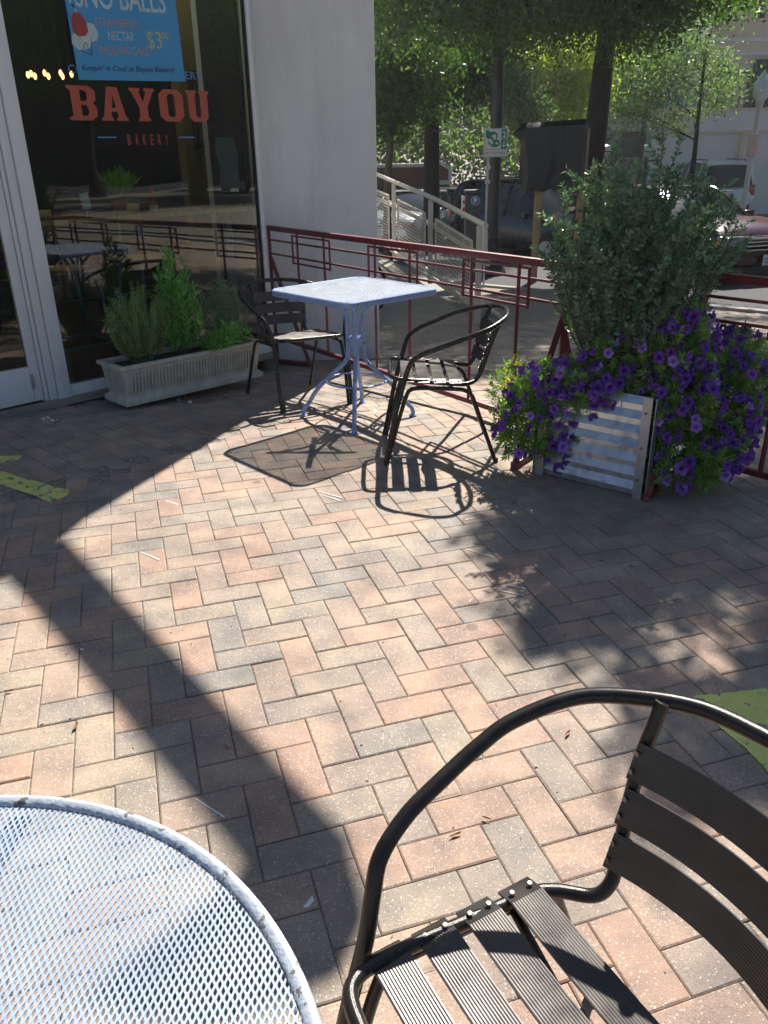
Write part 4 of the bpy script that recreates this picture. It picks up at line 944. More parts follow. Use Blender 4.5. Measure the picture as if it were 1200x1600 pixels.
spiky('rosemary', 'pale green rosemary bush at the left end of the stone trough', 'herb plant', .23, .15, 100, .52, (.23,.15), .024, .0038, 'rosemary', .16, 41)
spiky('leafy_herb', 'tallest bright green leafy herb in the middle of the stone trough', 'herb plant', .53, .16, 30, .80, (.17,.12), .055, .0085, 'herb', .30, 42, lf=.9, hv=.55)
t = spiky('leafy_herb', 'bright green leafy herb drooping over the front rim of the stone trough', 'herb plant', .74, .12, 22, .20, (.20,.17), .060, .0065, 'herb', .32, 43, lf=.95, hv=.5, lean=(.05,-.10), up_=.1)
spiky('lavender', 'grey green lavender bush at the right end of the stone trough', 'herb plant', .88, .17, 70, .48, (.20,.13), .026, .0055, 'lavender', .18, 44)
# loose dry leaves
def curl(name, label, cat, p_, sz, rz, mt, group, asp=.45, kind=None):
    vs = []; n = 6
    for i in range(n+1):
        u = i/n; wd = asp*sz*math.sin(math.pi*min(.97, max(.03, u)))*.5
        for s in (-1, 0, 1): vs.append((sz*(u-.5), wd*s, .004+.012*sz/.05*(u-.5)**2*4*.5+abs(s)*.003))
    b = MB(); b.add(vs, [(3*i+k, 3*i+k+1, 3*i+k+4, 3*i+k+3) for i in range(n) for k in range(2)]); o = b.build(name, M[mt], None); o.location = p_; o.rotation_euler = (RND.uniform(-.2,.2), RND.uniform(-.2,.2), rz)
    return tag(o, label, cat, group, kind)
for k, (px, py) in enumerate(((281,613),(292,622),(300,616),(309,627),(318,618),(330,623),(341,616),(352,620),(363,615))):
    p_ = G(px, py+3); curl('dried_leaf', 'one of the curled brown dried leaves lying along the foot of the stone trough', 'leaf', (p_.x, p_.y, p_.z+RND.uniform(.0,.012)), RND.uniform(.06,.10), RND.uniform(0,3), 'dryleaf', 'brown dried leaves by the trough')
for (px, py, sz, l) in ((712,1307,.030,'tan sliver of leaf on the paving left of the close chair'),(760,1281,.022,'small brown leaf scrap just above the tan sliver left of the close chair'),(1076,1259,.032,'orange brown leaf seen between the back slats of the close chair'),(355,1169,.022,'orange leaf scrap on the sunlit edge of the long shadow band'),(118,1137,.030,'thin reddish twig curl on the paving above the round table'),(14,1082,.025,'dark red leaf scrap at the left edge above the round table'),(886,1148,.028,'brown leaf scrap under the curved arm of the close chair'),(612,716,.02,'tiny dark leaf beside the shadow of the square table'),(90,661,.05,'brown leaf on the shaded paving in front of the shop door'),(803,786,.045,'pale brown leaf on the paving in front of the corrugated planter'),(987,887,.02,'dark red leaf scrap in the dappled shade at right'),(940,878,.02,'dark curled scrap in the dappled shade at right')):
    p_ = G(px, py); curl('fallen_leaf', l, 'leaf', p_, sz, RND.uniform(0,3), 'tanleaf' if 'tan' in l or 'orange' in l or 'pale' in l else 'dryleaf', None, .3)
# tape and scuffs
def flat(name, label, cat, pix, mt, group=None, dz=.0022):
    P_ = [G(*q) for q in pix]; c = sum(P_, Vector())/len(P_); b = MB()
    if mt == 'tape':
        Q = []
        for i, p_ in enumerate(P_):
            n_ = P_[(i+1) % len(P_)]; k_ = max(2, int((n_-p_).length/.012))
            for j in range(k_): Q.append(p_.lerp(n_, j/k_)+Vector((RND.uniform(-.0016,.0016), RND.uniform(-.0016,.0016), 0)))
        P_ = Q
    b.prism([(v.x-c.x, v.y-c.y) for v in P_][::-1], dz-.001, dz); o = b.build(name, M[mt], None, smooth=False); o.location = (c.x, c.y, gz(c.x, c.y)); return tag(o, label, cat, group)
flat('floor_tape', 'short end of yellow tape at the left edge, the upper of two', 'floor tape', ((-60,716),(-60,728),(0,723),(12,722),(30,718),(35,712),(0,713)), 'tape')
flat('floor_tape', 'longer slanting strip of yellow tape at left, the lower of two', 'floor tape', ((-50,728),(-50,746),(0,757),(48,773),(80,786),(98,778),(106,774),(108,766),(88,762),(60,753),(42,750),(5,737)), 'tape')
flat('floor_tape', 'broad worn yellow green tape marking behind the arm of the close chair', 'floor tape', ((1082,1088),(1100,1112),(1122,1135),(1160,1165),(1200,1206),(1262,1240),(1300,1150),(1260,1068),(1200,1075),(1150,1082)), 'tape')
for k, (x0,y0,x1,y1,wd) in enumerate(((219,862,248,874,1.5),(258,782,278,788,.9),(330,1,331,1,1),(727,858,770,870,1.0),(776,922,818,930,.9),(790,914,822,920,.9),(303,1246,350,1276,2),(497,768,535,778,.8),(505,774,530,782,.8),(727,812,750,806,1.3),(733,940,738,934,1.6))):
    if y0 < 10: continue
    flat('scuff_mark', 'one of the thin white scratch marks on the paving', 'scuff mark', ((x0,y0),(x0+1,y0+wd),(x1,y1+wd),(x1+1,y1)), 'chalk', 'thin white scratches on the paving', .0018)
flat('paint_spot', 'white triangular paint spot on a dark paver beside the round table', 'paint spot', ((474,1418),(488,1400),(491,1408),(482,1418)), 'chalk', None, .0018)
for px, py in ((68,655),(75,653),(82,657),(128,1015),(279,626),(297,628),(586,642)):
    flat('paint_spot', 'one of the small white specks dropped on the paving', 'paint spot', ((px-3,py),(px,py+1.5),(px+3,py+1),(px+2,py-1.5),(px-2,py-1.5)), 'chalk', 'small white specks on the paving', .0018)

# ---------------------------------------------------------------- access ramp behind the railing
D0 = G(740, 505).y
def slab(name, pix, z0, z1, mt, kind='structure'):
    P_ = [G(*q) for q in pix]; b = MB(); n = len(P_); b.add([(p_.x, p_.y, p_.z+z0) for p_ in P_]+[(p_.x, p_.y, p_.z+z1) for p_ in P_], [tuple(range(n))[::-1], tuple(range(n, 2*n))]+[(i, (i+1) % n, n+(i+1) % n, n+i) for i in range(n)])
    return tag(b.build(name, mt, None, smooth=False), kind=kind)
slab('concrete_path', ((520,495),(759,501),(716,455),(664,420),(626,395),(560,395)), -.06, .014, M['concrete'])
rp = thing('access_ramp', 'cream painted handrail with wire mesh panels on a low concrete ramp beyond the maroon railing', 'ramp', (0,0,0))
tops = [at(750, 353, D0), at(673, 312, D0*1.25), at(615, 287, D0*1.5), at(560, 262, D0*1.78)]
bots = [at(740, 505, D0), at(669, 437, D0*1.25), at(612, 397, D0*1.5), at(557, 372, D0*1.78)]
bots = [Vector((t.x, t.y, b_.z)) for t, b_ in zip(tops, bots)]
for t, b_ in zip(tops, bots):
    b = MB(); b.bar(b_+Vector((0,0,-.05)), t, .062, .062, (1,0,0)); b.build('post', M['raili'], rp, bevel=.004)
def off(p_, dz): return p_+Vector((0,0,dz))
dirr = (tops[0]-tops[1]).normalized(); hz = Vector((dirr.x, dirr.y, 0)).normalized(); side = Vector((-hz.y, hz.x, 0))*-1
e1 = tops[0]+dirr*.14+Vector((0,0,.03))
lo = [b_.lerp(t, .66) for t, b_ in zip(tops, bots)]
b = MB(); sgn = side*-.06
b.tube(spline([off(tops[3],.03), off(tops[2],.03), off(tops[1],.03), off(tops[0],.03), e1, e1+hz*.05+Vector((0,0,-.08)), lo[0]+hz*.20+Vector((0,0,.04)), lo[0]+hz*.14, lo[0]+sgn, lo[1]+sgn, lo[2]+sgn, lo[3]+sgn], 5), .029, 12); b.build('handrail', M['raili'], rp)
for i in range(3):                                         # mesh panels
    a0, a1 = tops[i], tops[i+1]; g0, g1 = bots[i], bots[i+1]
    def pl(u, v): u = .13+.74*u; v = .12+.68*v; return (g0.lerp(g1, u)).lerp(a0.lerp(a1, u), v)
    b = MB()
    for q, r_ in (((0,0),(1,0)),((1,0),(1,1)),((1,1),(0,1)),((0,1),(0,0))): b.bar(pl(*q), pl(*r_), .022, .026)
    for v in (.1, .9):
        b.bar(pl(0,v), g0.lerp(a0, .12+.68*v), .012, .012); b.bar(pl(1,v), g1.lerp(a1, .12+.68*v), .012, .012)
    b.build('panel_frame', M['raili'], rp, smooth=False); b = MB(); nv = 24; nh = 16
    for k in range(1, nv): b.bar(pl(k/nv,0), pl(k/nv,1), .006, .006)
    for k in range(1, nh): b.bar(pl(0,k/nh), pl(1,k/nh), .006, .006)
    b.build("wire_mesh", M['raili'], rp, smooth=False)
b = MB(); s2 = side*-.0
b.tube([off(bots[3],.13)+sgn, off(bots[0],.10)+sgn+hz*-.1], .026, 10); b.tube([off(bots[3],.02)+sgn*5, off(bots[0],.04)+sgn*5+hz*-.1], .030, 10); b.build('kerb_pipe', M['raili'], rp)
# ramp body behind the rail
b = MB(); w_ = side*1.3
q0 = bots[0]; zr = lambda p_: gz(p_.x, p_.y)
b.add([(q0.x,q0.y,zr(q0)-.05),(q0.x+w_.x,q0.y+w_.y,zr(q0)-.05),(bots[3].x+w_.x,bots[3].y+w_.y,-1.0),(bots[3].x,bots[3].y,-1.0),
       (q0.x,q0.y,q0.z),(q0.x+w_.x,q0.y+w_.y,q0.z),(bots[3].x+w_.x,bots[3].y+w_.y,bots[3].z),(bots[3].x,bots[3].y,bots[3].z)], [(0,1,2,3),(4,5,6,7),(0,1,5,4),(1,2,6,5),(2,3,7,6),(3,0,4,7)])
b.build('ramp_body', M['concrete'], rp, smooth=False)
# second rail on the far side
b = MB()
for t, b_ in zip(tops, bots): b.bar(b_+w_+Vector((0,0,-.02)), t+w_, .05, .05, (1,0,0))
b.tube([off(tops[3],.03)+w_, off(tops[0],.03)+w_], .024, 10); b.build('far_rail', M['raili'], rp)

# bicycle parked behind the pillar
def bicycle(loc, rz):
    t = thing('bicycle', 'dark bicycle mostly hidden behind the white pillar, one wheel showing', 'bicycle', loc, rz)
    for x in (0, -1.05):
        b = MB(); b.tube([(x+.34*math.cos(2*math.pi*k/48), 0, .34+.34*math.sin(2*math.pi*k/48)) for k in range(48)], .019, 8, closed=True); w_ = b.build('tyre', M['tyre'], t)
        b = MB(); b.tube([(x+.315*math.cos(2*math.pi*k/48), 0, .34+.315*math.sin(2*math.pi*k/48)) for k in range(48)], .009, 6, closed=True); b.build('rim', M['steelpost'], t)
        b = MB()
        for k in range(28): a = 2*math.pi*k/28; b.tube([(x+.02*math.cos(a+.8), .02*(-1)**k, .34+.02*math.sin(a+.8)), (x+.31*math.cos(a), 0, .34+.31*math.sin(a))], .0012, 4)
        b.tube([(x,-.05,.34),(x,.05,.34)], .02, 10); b.build('spokes', M['steelpost'], t)
    for nm, pts, r_ in (('fork', [(0,.05,.34),(-.09,.04,.68),(-.13,0,.80)], .012), ('fork', [(0,-.05,.34),(-.09,-.04,.68),(-.13,0,.80)], .012), ('frame', [(-.15,0,.86),(-.60,0,.30),(-.75,0,.80),(-.15,0,.80),(-.12,0,.72)], .017), ('frame', [(-.60,0,.30),(-1.05,.05,.34),(-.75,0,.78)], .010), ('handlebar', [(-.10,-.26,.98),(-.14,0,.95),(-.10,.26,.98)], .012), ('stem', [(-.14,0,.8),(-.15,0,.96)], .013), ('seat_post', [(-.75,0,.8),(-.77,0,.92)], .012)):
        b = MB(); b.tube(pts, r_, 8); b.build(nm, M['black'], t)
    b = MB(); b.tube([(-.90,0,.94),(-.80,0,.95),(-.64,0,.94)], [.07,.05,.018], 10, flat=.4); b.build('saddle', M['rubber'], t)
bq = at(588, 440, 9.3); bicycle((bq.x-.22, bq.y+.0, gz(0, 9.3)), rad(12))

# ---------------------------------------------------------------- street furniture
def gpos(px, D): q = at(px, 400, D); return Vector((q.x, q.y, gz(q.x, q.y)))
# pay to park sign
sp_ = gpos(757, 13.0); sg = thing('parking_sign', 'white and green pay to park sign on a thin steel pole', 'street sign', sp_, 0)
b = MB(); hS = at(757, 200, 13.0).z-sp_.z; b.bar((0,0,0), (0,0,hS+.02), .028, .022, (0,1,0)); b.build('pole', M['steelpost'], sg, smooth=False)
w1, w2 = at(754.5, 246, 12.96), at(794, 200, 12.96); SW, SH = w2.x-w1.x, w2.z-w1.z; o_ = Vector((w1.x, w1.y, w1.z))-sp_
b = MB(); b.box((o_.x+SW/2, o_.y, o_.z+SH/2), (SW, .004, SH)); b.build('panel', M['signwhite'], sg, bevel=.0015)
XX, ZZ = Vector((1,0,0)), Vector((0,0,1))
def S_(u, v): return o_+Vector((u*SW, -.0026, v*SH))
def spoly(pts, mt, nm='emblem', dy=0): place(curve_mesh([[(x*SW, y*SH) for x, y in pts]], .0004), nm, M[mt], sg, S_(min(x for x,y in pts), min(y for x,y in pts))+Vector((0,-dy,0)), XX, ZZ)
spoly([(.02,.015),(.98,.015),(.98,.028),(.02,.028)], 'signgreen'); spoly([(.02,.972),(.98,.972),(.98,.985),(.02,.985)], 'signgreen')
spoly([(.02,.03),(.035,.03),(.035,.97),(.02,.97)], 'signgreen'); spoly([(.04,.265),(.97,.265),(.97,.28),(.04,.28)], 'signgreen')
spoly([(.735,.29),(.965,.29),(.965,.96),(.735,.96)], 'signgreen', dy=.0001)
spoly([(.09,.93),(.09,.72),(.20,.62),(.30,.66),(.42,.50),(.36,.42),(.44,.36),(.54,.35),(.66,.40),(.70,.48),(.64,.60),(.54,.62),(.60,.72),(.56,.82),(.44,.90),(.26,.88),(.20,.93)], 'signgreen')
for k in range(4): spoly([(.17+.06*k,.52-.045*k),(.22+.06*k,.57-.045*k),(.25+.06*k,.51-.045*k),(.20+.06*k,.46-.045*k)], 'signgreen')
spoly([(.50,.46),(.62,.44),(.62,.50),(.52,.53)], 'signwhite', dy=.001); spoly([(.30,.72),(.46,.80),(.52,.74),(.50,.62),(.44,.60),(.40,.70)], 'signwhite', dy=.001)
place(text_mesh('2', .1, .0004, offset=.002), 'lettering', M['signwhite'], sg, S_(.775,.67)+Vector((0,-.0008,0)), XX, ZZ, width=.15*SW, height=.22*SH)
spoly([(.77,.615),(.93,.615),(.93,.63),(.77,.63)], 'signwhite', dy=.0008)
spoly([(.83,.56),(.87,.56),(.87,.42),(.93,.42),(.85,.33),(.77,.42),(.83,.42)], 'signwhite', dy=.0008)
place(text_mesh('PAY TO PARK', .1, .0004), 'lettering', M['signgreen'], sg, S_(.08,.10), XX, ZZ, width=.86*SW, height=.10*SH)
for z in (-.14, -.34):
    b = MB(); b.box((o_.x+.09, .02, o_.z+z), (.07,.03,.05)); b.build('bracket', M['signwhite'], sg, smooth=False)
# pay station
pq = gpos(736, 14.2); ps = thing('pay_station', 'dark parking pay station with a round blue P sign', 'parking meter', pq, 0)
zt_ = at(736, 299, 14.2).z-pq.z
b = MB(); b.box((0,0,zt_/2-.02), (.24,.22,zt_-.04)); b.build('cabinet', M['metergrey'], ps, bevel=.02)
b = MB(); b.box((0,0,zt_+.0), (.28,.26,.05)); b.build('cap', M['metergrey'], ps, bevel=.01)
cz = at(737, 313, 14.2).z-pq.z
b = MB(); b.tube([(.035,-.111,cz),(.035,-.119,cz)], .078, 28); b.build('round_sign', M['meterblue'], ps)
b = MB(); b.tube([(.035+.068*math.cos(2*math.pi*k/28),-.1195,cz+.068*math.sin(2*math.pi*k/28)) for k in range(28)], .0035, 6, closed=True); b.build('sign_ring', M['signwhite'], ps)
place(text_mesh('P', .1, .001, offset=.003), 'lettering', M['signwhite'], ps, Vector((.008,-.1205,cz-.042)), XX, ZZ, height=.085)
b = MB(); b.box((-.155,.0,cz-.10), (.05,.16,.34)); b.build('label_plate', M['signwhite'], ps, bevel=.004)
b = MB(); b.box((-.155,-.082,cz-.02), (.035,.004,.05)); b.box((-.155,-.082,cz-.14), (.035,.004,.08)); b.build('label_print', M['redlens'], ps)
# lamp post
lq = gpos(768, 15.0); lp = thing('street_lamp', 'tall black street lamp post with a flared base behind the parking sign', 'street lamp', (lq.x, lq.y, lq.z)); hL = at(780, 62, 15.0).z-lq.z
b = MB(); b.lathe((0,0,0), [(.27,0),(.27,.10),(.22,.16),(.20,.30),(.145,.46),(.125,.62),(.14,.66),(.115,.70),(.105,1.6),(.090,hL-.25),(.13,hL-.20),(.10,hL-.08),(.16,hL)], 24); b.build('pole', M['black'], lp)
b = MB(); b.lathe((0,0,hL), [(.13,0),(.20,.08),(.235,.22),(.22,.36),(.15,.48),(.05,.54)], 24); b.build('globe', M['globe'], lp)
b = MB(); b.lathe((0,0,hL+.54), [(.06,0),(.05,.06),(.015,.12),(.008,.20)], 16); b.build('finial', M['black'], lp)
def acorn(px, D, pyt, label, strip_=None):
    q = gpos(px, D); H_ = at(px, pyt, D).z-q.z; t = thing('street_lamp', label, 'street lamp', q)
    b = MB(); b.lathe((0,0,0), [(.16,0),(.15,.25),(.08,.4),(.065,H_-.2),(.10,H_-.1),(.11,H_)], 20); b.build('pole', M['metergrey'] if not strip_ else M['steelpost'], t)
    b = MB(); b.lathe((0,0,H_), [(.12,0),(.20,.10),(.23,.26),(.20,.44),(.10,.56),(.09,.60),(.05,.66),(.02,.74)], 24); b.build('globe', M['globe'], t)
    if strip_:
        z1, z0 = at(px, strip_[0], D).z-q.z, at(px, strip_[1], D).z-q.z
        b = MB(); b.lathe((0,0,z0), [(.135,0),(.135,z1-z0)], 20); o = b.build('paper_strip', M['signwhite'], t)
        n = 12
        for k in range(n): b = MB(); b.lathe((0,0,z0+(z1-z0)*(k+.15)/n), [(.1365,0),(.1365,(z1-z0)/n*.62)], 20); b.build('printed_band', M['orangesign'], o)
    return t
acorn(1149, 24, 158, 'street lamp with a pale globe and orange printed strips on its pole', (211, 245))
# bracket lamps by the far building
for px, lbl in ((930, 'globe lamp in front of the far building, the left one beside the big trunk'), (993, 'globe lamp in front of the far building, the right one above the shrub')):
    q = gpos(px, 27); z = at(px, 246, 27).z-q.z; t = thing('globe_lamp', lbl, 'street lamp', q)
    b = MB(); b.lathe((0,0,0), [(.12,0),(.10,.3),(.06,.5),(.055,z)], 14); b.box((.18,0,z-.10), (.32,.05,.05)); b.box((.36,0,z-.1), (.06,.06,.3)); b.build('pole', M['black'], t)
    b = MB(); b.lathe((0,0,z), [(.06,0),(.17,.10),(.20,.20),(.16,.32),(.05,.37)], 18); b.build('globe', M['globe'], t)
    b = MB(); b.tube([(.205*math.cos(2*math.pi*k/24), .205*math.sin(2*math.pi*k/24), z+.17) for k in range(24)], .018, 6, closed=True); b.build('lamp_ring', M['black'], t)
# board wrapped in black plastic on two posts
D5 = 13.6; bp = thing('wrapped_sign', 'large sign board wrapped in black plastic sheet on two wooden posts', 'sign', (gpos(836, D5).x, D5, gpos(836, D5).z))
for px in (836, 901):
    q = gpos(px, D5)-bp.location; b = MB(); b.bar((q.x,.03,q.z), (q.x,.03,at(px, 200, D5).z-bp.location.z), .10, .10, (1,0,0)); b.build('post', M['wood'], bp, bevel=.005)
A1, B1 = at(812, 300, D5)-bp.location, at(921, 188, D5)-bp.location; b = MB(); nu, nv = 56, 40; vs = []
for side_ in (-1, 1):
    for j in range(nv+1):
        for i in range(nu+1):
            u, v = i/nu, j/nv; x = A1.x+(B1.x-A1.x)*u; z = A1.z+(B1.z-A1.z)*v+.05*(u-.5)*(v)
            sag = -.025*math.sin(u*9+1)*(1-v)**3-.02*math.sin(u*23)*(1-v)**4
            x += -.13*max(0, 1-u*9)*math.exp(-((v-.86)/.07)**2)+.03*math.sin(v*6)*(u < .1)
            uw = u+.035*math.sin(v*4.3+u*5)+.02*math.sin(v*9+1); fold = (.040*math.sin(uw*13+.6)+.026*math.sin(uw*23.7+2)*(1-.5*v)+.014*math.sin(uw*41+v*2))*(1.05-.8*v)*(.30+.20*math.sin(u*4.1+.5))
            edge = min(1, min(u, 1-u, 1.0)*14)*min(1, (1-v)*14+.0)
            vs.append((x, side_*(.085*edge+.0)+fold*(1 if side_ < 0 else .6)*edge, z+sag))
K = (nu+1)*(nv+1)
fs = [(s*K+j*(nu+1)+i, s*K+j*(nu+1)+i+1, s*K+(j+1)*(nu+1)+i+1, s*K+(j+1)*(nu+1)+i) for s in (0,1) for j in range(nv) for i in range(nu)]
b.add(vs, fs); b.build('plastic_sheet', M['tarp'], bp)

# ---------------------------------------------------------------- cars
def car(name, label, cat, loc, heading, paint, kind='sedan', group=None, plate=None, scale=1.0, rear=False):
    """x forward, origin on the road under the middle; heading = direction vector of the nose"""
    t = thing(name, label, cat, loc, math.atan2(heading[1], heading[0]), group)
    if kind == 'sedan': L, W, H, BZ, ZB = 4.7, 1.80, 1.47, .95, .22; roof = [(-1.75,.96),(-1.15,1.38),(-.5,1.45),(.35,1.43),(1.05,1.02)]; hood = 1.05; deck = 1.02
    else: L, W, H, BZ, ZB = 4.9, 1.96, 1.86, 1.08, .30; roof = [(-2.38,1.16),(-2.22,1.74),(-1.2,1.86),(.35,1.82),(1.05,1.16)]; hood = 1.08; deck = 1.12
    h = W/2
    # body loft
    st = [(-L/2, .80, .52, deck*.86), (-L/2+.10, .93, ZB+.06, deck*.98), (-L/2+.5, .99, ZB, deck), (-1.0, 1.0, ZB, BZ+.03), (0, 1.0, ZB, BZ+.02), (1.0, 1.0, ZB, BZ), (1.5, .99, ZB, hood*.97), (L/2-.35, .96, ZB, hood*.88), (L/2-.10, .88, ZB+.03, hood*.78), (L/2, .74, .42, hood*.62)]
    b = MB(); rings = []
    for (x, wf_, z0, z1) in st:
        hw = h*wf_; m_ = (z0+z1)/2
        rings.append([(x,-hw*.55,z0),(x,-hw*.92,z0+.02),(x,-hw,z0+.16),(x,-hw*1.0,m_+.08),(x,-hw*.965,z1-.10),(x,-hw*.90,z1-.02),(x,-hw*.60,z1+.025),(x,0,z1+.045),(x,hw*.60,z1+.025),(x,hw*.90,z1-.02),(x,hw*.965,z1-.10),(x,hw,m_+.08),(x,hw,z0+.16),(x,hw*.92,z0+.02),(x,hw*.55,z0)])
    n = 15; b.add([v for r_ in rings for v in r_], [(i*n+k, i*n+(k+1) % n, (i+1)*n+(k+1) % n, (i+1)*n+k) for i in range(len(rings)-1) for k in range(n)]+[tuple(range(n))[::-1], tuple((len(rings)-1)*n+k for k in range(n))])
    body = b.build('body', M[paint], t, smooth=True)
    # greenhouse: glass shell with a painted roof and pillars
    def sec(x, z): f = (z-BZ)/(H-BZ); return h*(.90-.20*f)
    b = MB(); rr_ = []
    for (x, z) in roof: s_ = sec(x, z-.02); rr_.append([(x,-h*.90,BZ-.02),(x,-s_,z-.05),(x,-s_*.86,z),(x,0,z+.02),(x,s_*.86,z),(x,s_,z-.05),(x,h*.90,BZ-.02)])
    rr_ = [[(roof[0][0]-.12, y*.96, BZ) for _, y, _ in rr_[0]]]+rr_+[[(roof[-1][0]+.12, y*.96, BZ) for _, y, _ in rr_[-1]]]
    b.add([v for r_ in rr_ for v in r_], [(i*7+k, i*7+k+1, (i+1)*7+k+1, (i+1)*7+k) for i in range(len(rr_)-1) for k in range(6)]); b.build('windows', M['darkwin'], t)
    b = MB()
    for s in (-1, 1):
        rail_ = [(x, s*(sec(x, z-.02)*.97), z-.025) for x, z in roof]
        b.tube(spline(rail_, 4), .035, 8)
        for k, (xa, xb) in enumerate(((roof[1][0]*.55+roof[2][0]*.45, roof[1][0]*.5+roof[2][0]*.45-.1), (-.15, -.20))):
            zz = 1.40 if kind == 'sedan' else 1.80; b.bar((xb, s*h*.905, BZ), (xa, s*(sec(xa, zz)+.012), zz-.03), .05, .02, (1,0,0))
    M_ = len(roof); q = [(x, z) for x, z in roof[1:-1]]
    vs = []; 
    for x, z in q: s_ = sec(x, z)*.93; vs += [(x,-s_,z+.004),(x,-s_*.5,z+.028),(x,0,z+.036),(x,s_*.5,z+.028),(x,s_,z+.004)]
    b.add(vs, [(5*i+k, 5*i+k+1, 5*i+k+6, 5*i+k+5) for i in range(len(q)-1) for k in range(4)])
    b.build('roof', M[paint], t)
    if kind == 'suv':
        b = MB(); 
        for s in (-1, 1): b.tube([(-1.9,s*.62,1.86),(-1.8,s*.62,1.925),(.2,s*.62,1.915),(.35,s*.62,1.85)], .018, 8)
        b.build('roof_rack', M['black'], t)
    wb = 1.38 if kind == 'sedan' else 1.46; R = .33 if kind == 'sedan' else .38
    for x in (-wb, wb):
        for s in (-1, 1):
            b = MB(); b.tube([(x, s*(h-.22), R), (x, s*(h-.005), R)], R+.045, 26); b.build('wheel_arch', M['rubber'], t)
            b = MB(); b.tube([(x, s*(h-.20), R), (x, s*(h-.02), R), (x, s*(h+.012), R)], [R, R, R*.93], 28); wh = b.build('wheel', M['tyre'], t)
            b = MB(); b.tube([(x, s*(h+.008), R), (x, s*(h+.016), R)], R*.62, 24)
            for k in range(5): a = 2*math.pi*k/5; b.bar((x, s*(h+.022), R), (x+R*.58*math.cos(a), s*(h+.020), R+R*.58*math.sin(a)), .06, .012, (0,1,0))
            b.build('rim', M['zinctrim'], wh)
    f = L/2; zz = hood*.71
    for s in (-1, 1):
        b = MB(); b.box((f-.145, s*h*.70, hood*.735), (.26, .34, .15)); b.build('headlight', M['headlens'], t, bevel=.04)
        b = MB(); b.box((f-.24, s*h*.895, hood*.70), (.20, .05, .07)); b.build('side_marker', M['amber'], t, bevel=.01)
        b = MB(); b.box((-f+.09, s*h*.80, deck*.80+(.10 if kind == 'suv' else 0)), (.16, .22, .34 if kind == 'suv' else .18)); b.build('tail_light', M['redlens'], t, bevel=.03)
        b = MB(); b.box((.82, s*(h+.09), BZ+.06), (.10, .20, .15)); b.build('mirror', M[paint], t, bevel=.035)
        b = MB(); 
        for x in (.05, -.85): b.box((x, s*(h*.985), BZ-.16), (.18, .02, .03))
        b.build('door_handle', M[paint], t, bevel=.005)
    b = MB(); b.box((f-.045, 0, zz-.02), (.09, h*.98, .22)); g_ = b.build('grille', M['black'], t, bevel=.01)
    b = MB()
    for k in range(4): b.box((f-.005, 0, zz-.10+.058*k), (.030, h*.98, .020 if k < 3 else .05))
    b.build('grille_bars', M['chrome'], t, bevel=.004)
    b = MB(); b.tube([(f+.012,0,zz+.075),(f+.022,0,zz+.075)], .062, 20, flat=.5); b.build('emblem', M['meterblue'], t)
    for bx in ((f-.02, h*1.50, .16, .33), (-f+.03, h*1.62, .20, .45)): b = MB(); b.box((bx[0], 0, bx[3]), (.14, bx[1], bx[2])); b.build('bumper', M['black'] if kind == 'suv' or bx[0] > 0 else M[paint], t, bevel=.03)
    if plate:
        for s in (1,):
            b = MB(); b.box((f+.065, 0, .50), (.008, .31, .155)); pt_ = b.build('number_plate', M['plate'], t, bevel=.002)
            place(text_mesh(plate, .1, .0006, offset=.0015), 'lettering', M['platetext'], pt_, Vector((f+.0705, -.135, .455)), Vector((0,1,0)), ZZ, width=.27, height=.075)
    if kind == 'suv':
        b = MB(); b.add([(-f-.002+.10, -h*.72, 1.22), (-f-.002+.10, h*.72, 1.22), (-f+.235, h*.60, 1.70), (-f+.235, -h*.60, 1.70)], [(0,1,2,3)]); b.build('rear_window', M['darkwin'], t)
        b = MB(); b.box((-f-.0, 0, .98), (.03, .50, .05)); b.build('tailgate_bar', M['chrome'], t, bevel=.006)
    b = MB(); b.box((-f-.005, 0, .84), (.012, .31, .155)); b.build('number_plate', M['plate'], t, bevel=.002)
    return t
HD = Vector((.52, -.855))
def cpos(px, D): q = gpos(px, D); return Vector((q.x, q.y, gz(q.x, q.y)-.01))
q = cpos(1200, 12.5); hd = Vector((.36, -.93)).normalized(); c_ = q-Vector((hd.x, hd.y, 0))*2.35; c_.z = gz(0, 13.9)-.03
cm = car('parked_car', 'maroon sedan with a chrome grille parked behind the shrub at right', 'car', c_, hd, 'carmaroon', 'sedan', 'cars parked along the street', 'YZP-8948')
q = cpos(950, 17.6); c_ = q-Vector((HD.x, HD.y, 0))*2.3; c_.z = -.93
cb = car('parked_car', 'black sport utility car parked behind the lamp post and the wooden post', 'car', c_, HD, 'carblack', 'suv', 'cars parked along the street')
cb.scale = (.94, .94, .94)
q = cpos(1122, 28.5); c_ = Vector((q.x+.2, q.y+2.4, -.90)); car('parked_car', 'white sport utility car seen from behind at the right edge', 'car', c_, Vector((.10, .99)), 'carwhite', 'suv', 'cars parked along the street')
q = cpos(622, 21.5); c_ = Vector((q.x+.5, q.y+2.2, -1.02)); cs = car('parked_car', 'silver sedan with an amber side lamp seen through the mesh of the ramp rail', 'car', c_, Vector((-.38, -.92)), 'carsilver', 'sedan', 'cars parked along the street')
q = cpos(712, 25); car('parked_car', 'dark green sedan between the dark tree trunk and the pay station', 'car', Vector((q.x, q.y, -1.02)), Vector((.9, -.3)), 'cargreen', 'sedan', 'cars parked along the street')
ALLKIDS = {}
for o in bpy.data.objects:
    if o.parent: ALLKIDS.setdefault(o.parent.name, []).append(o)
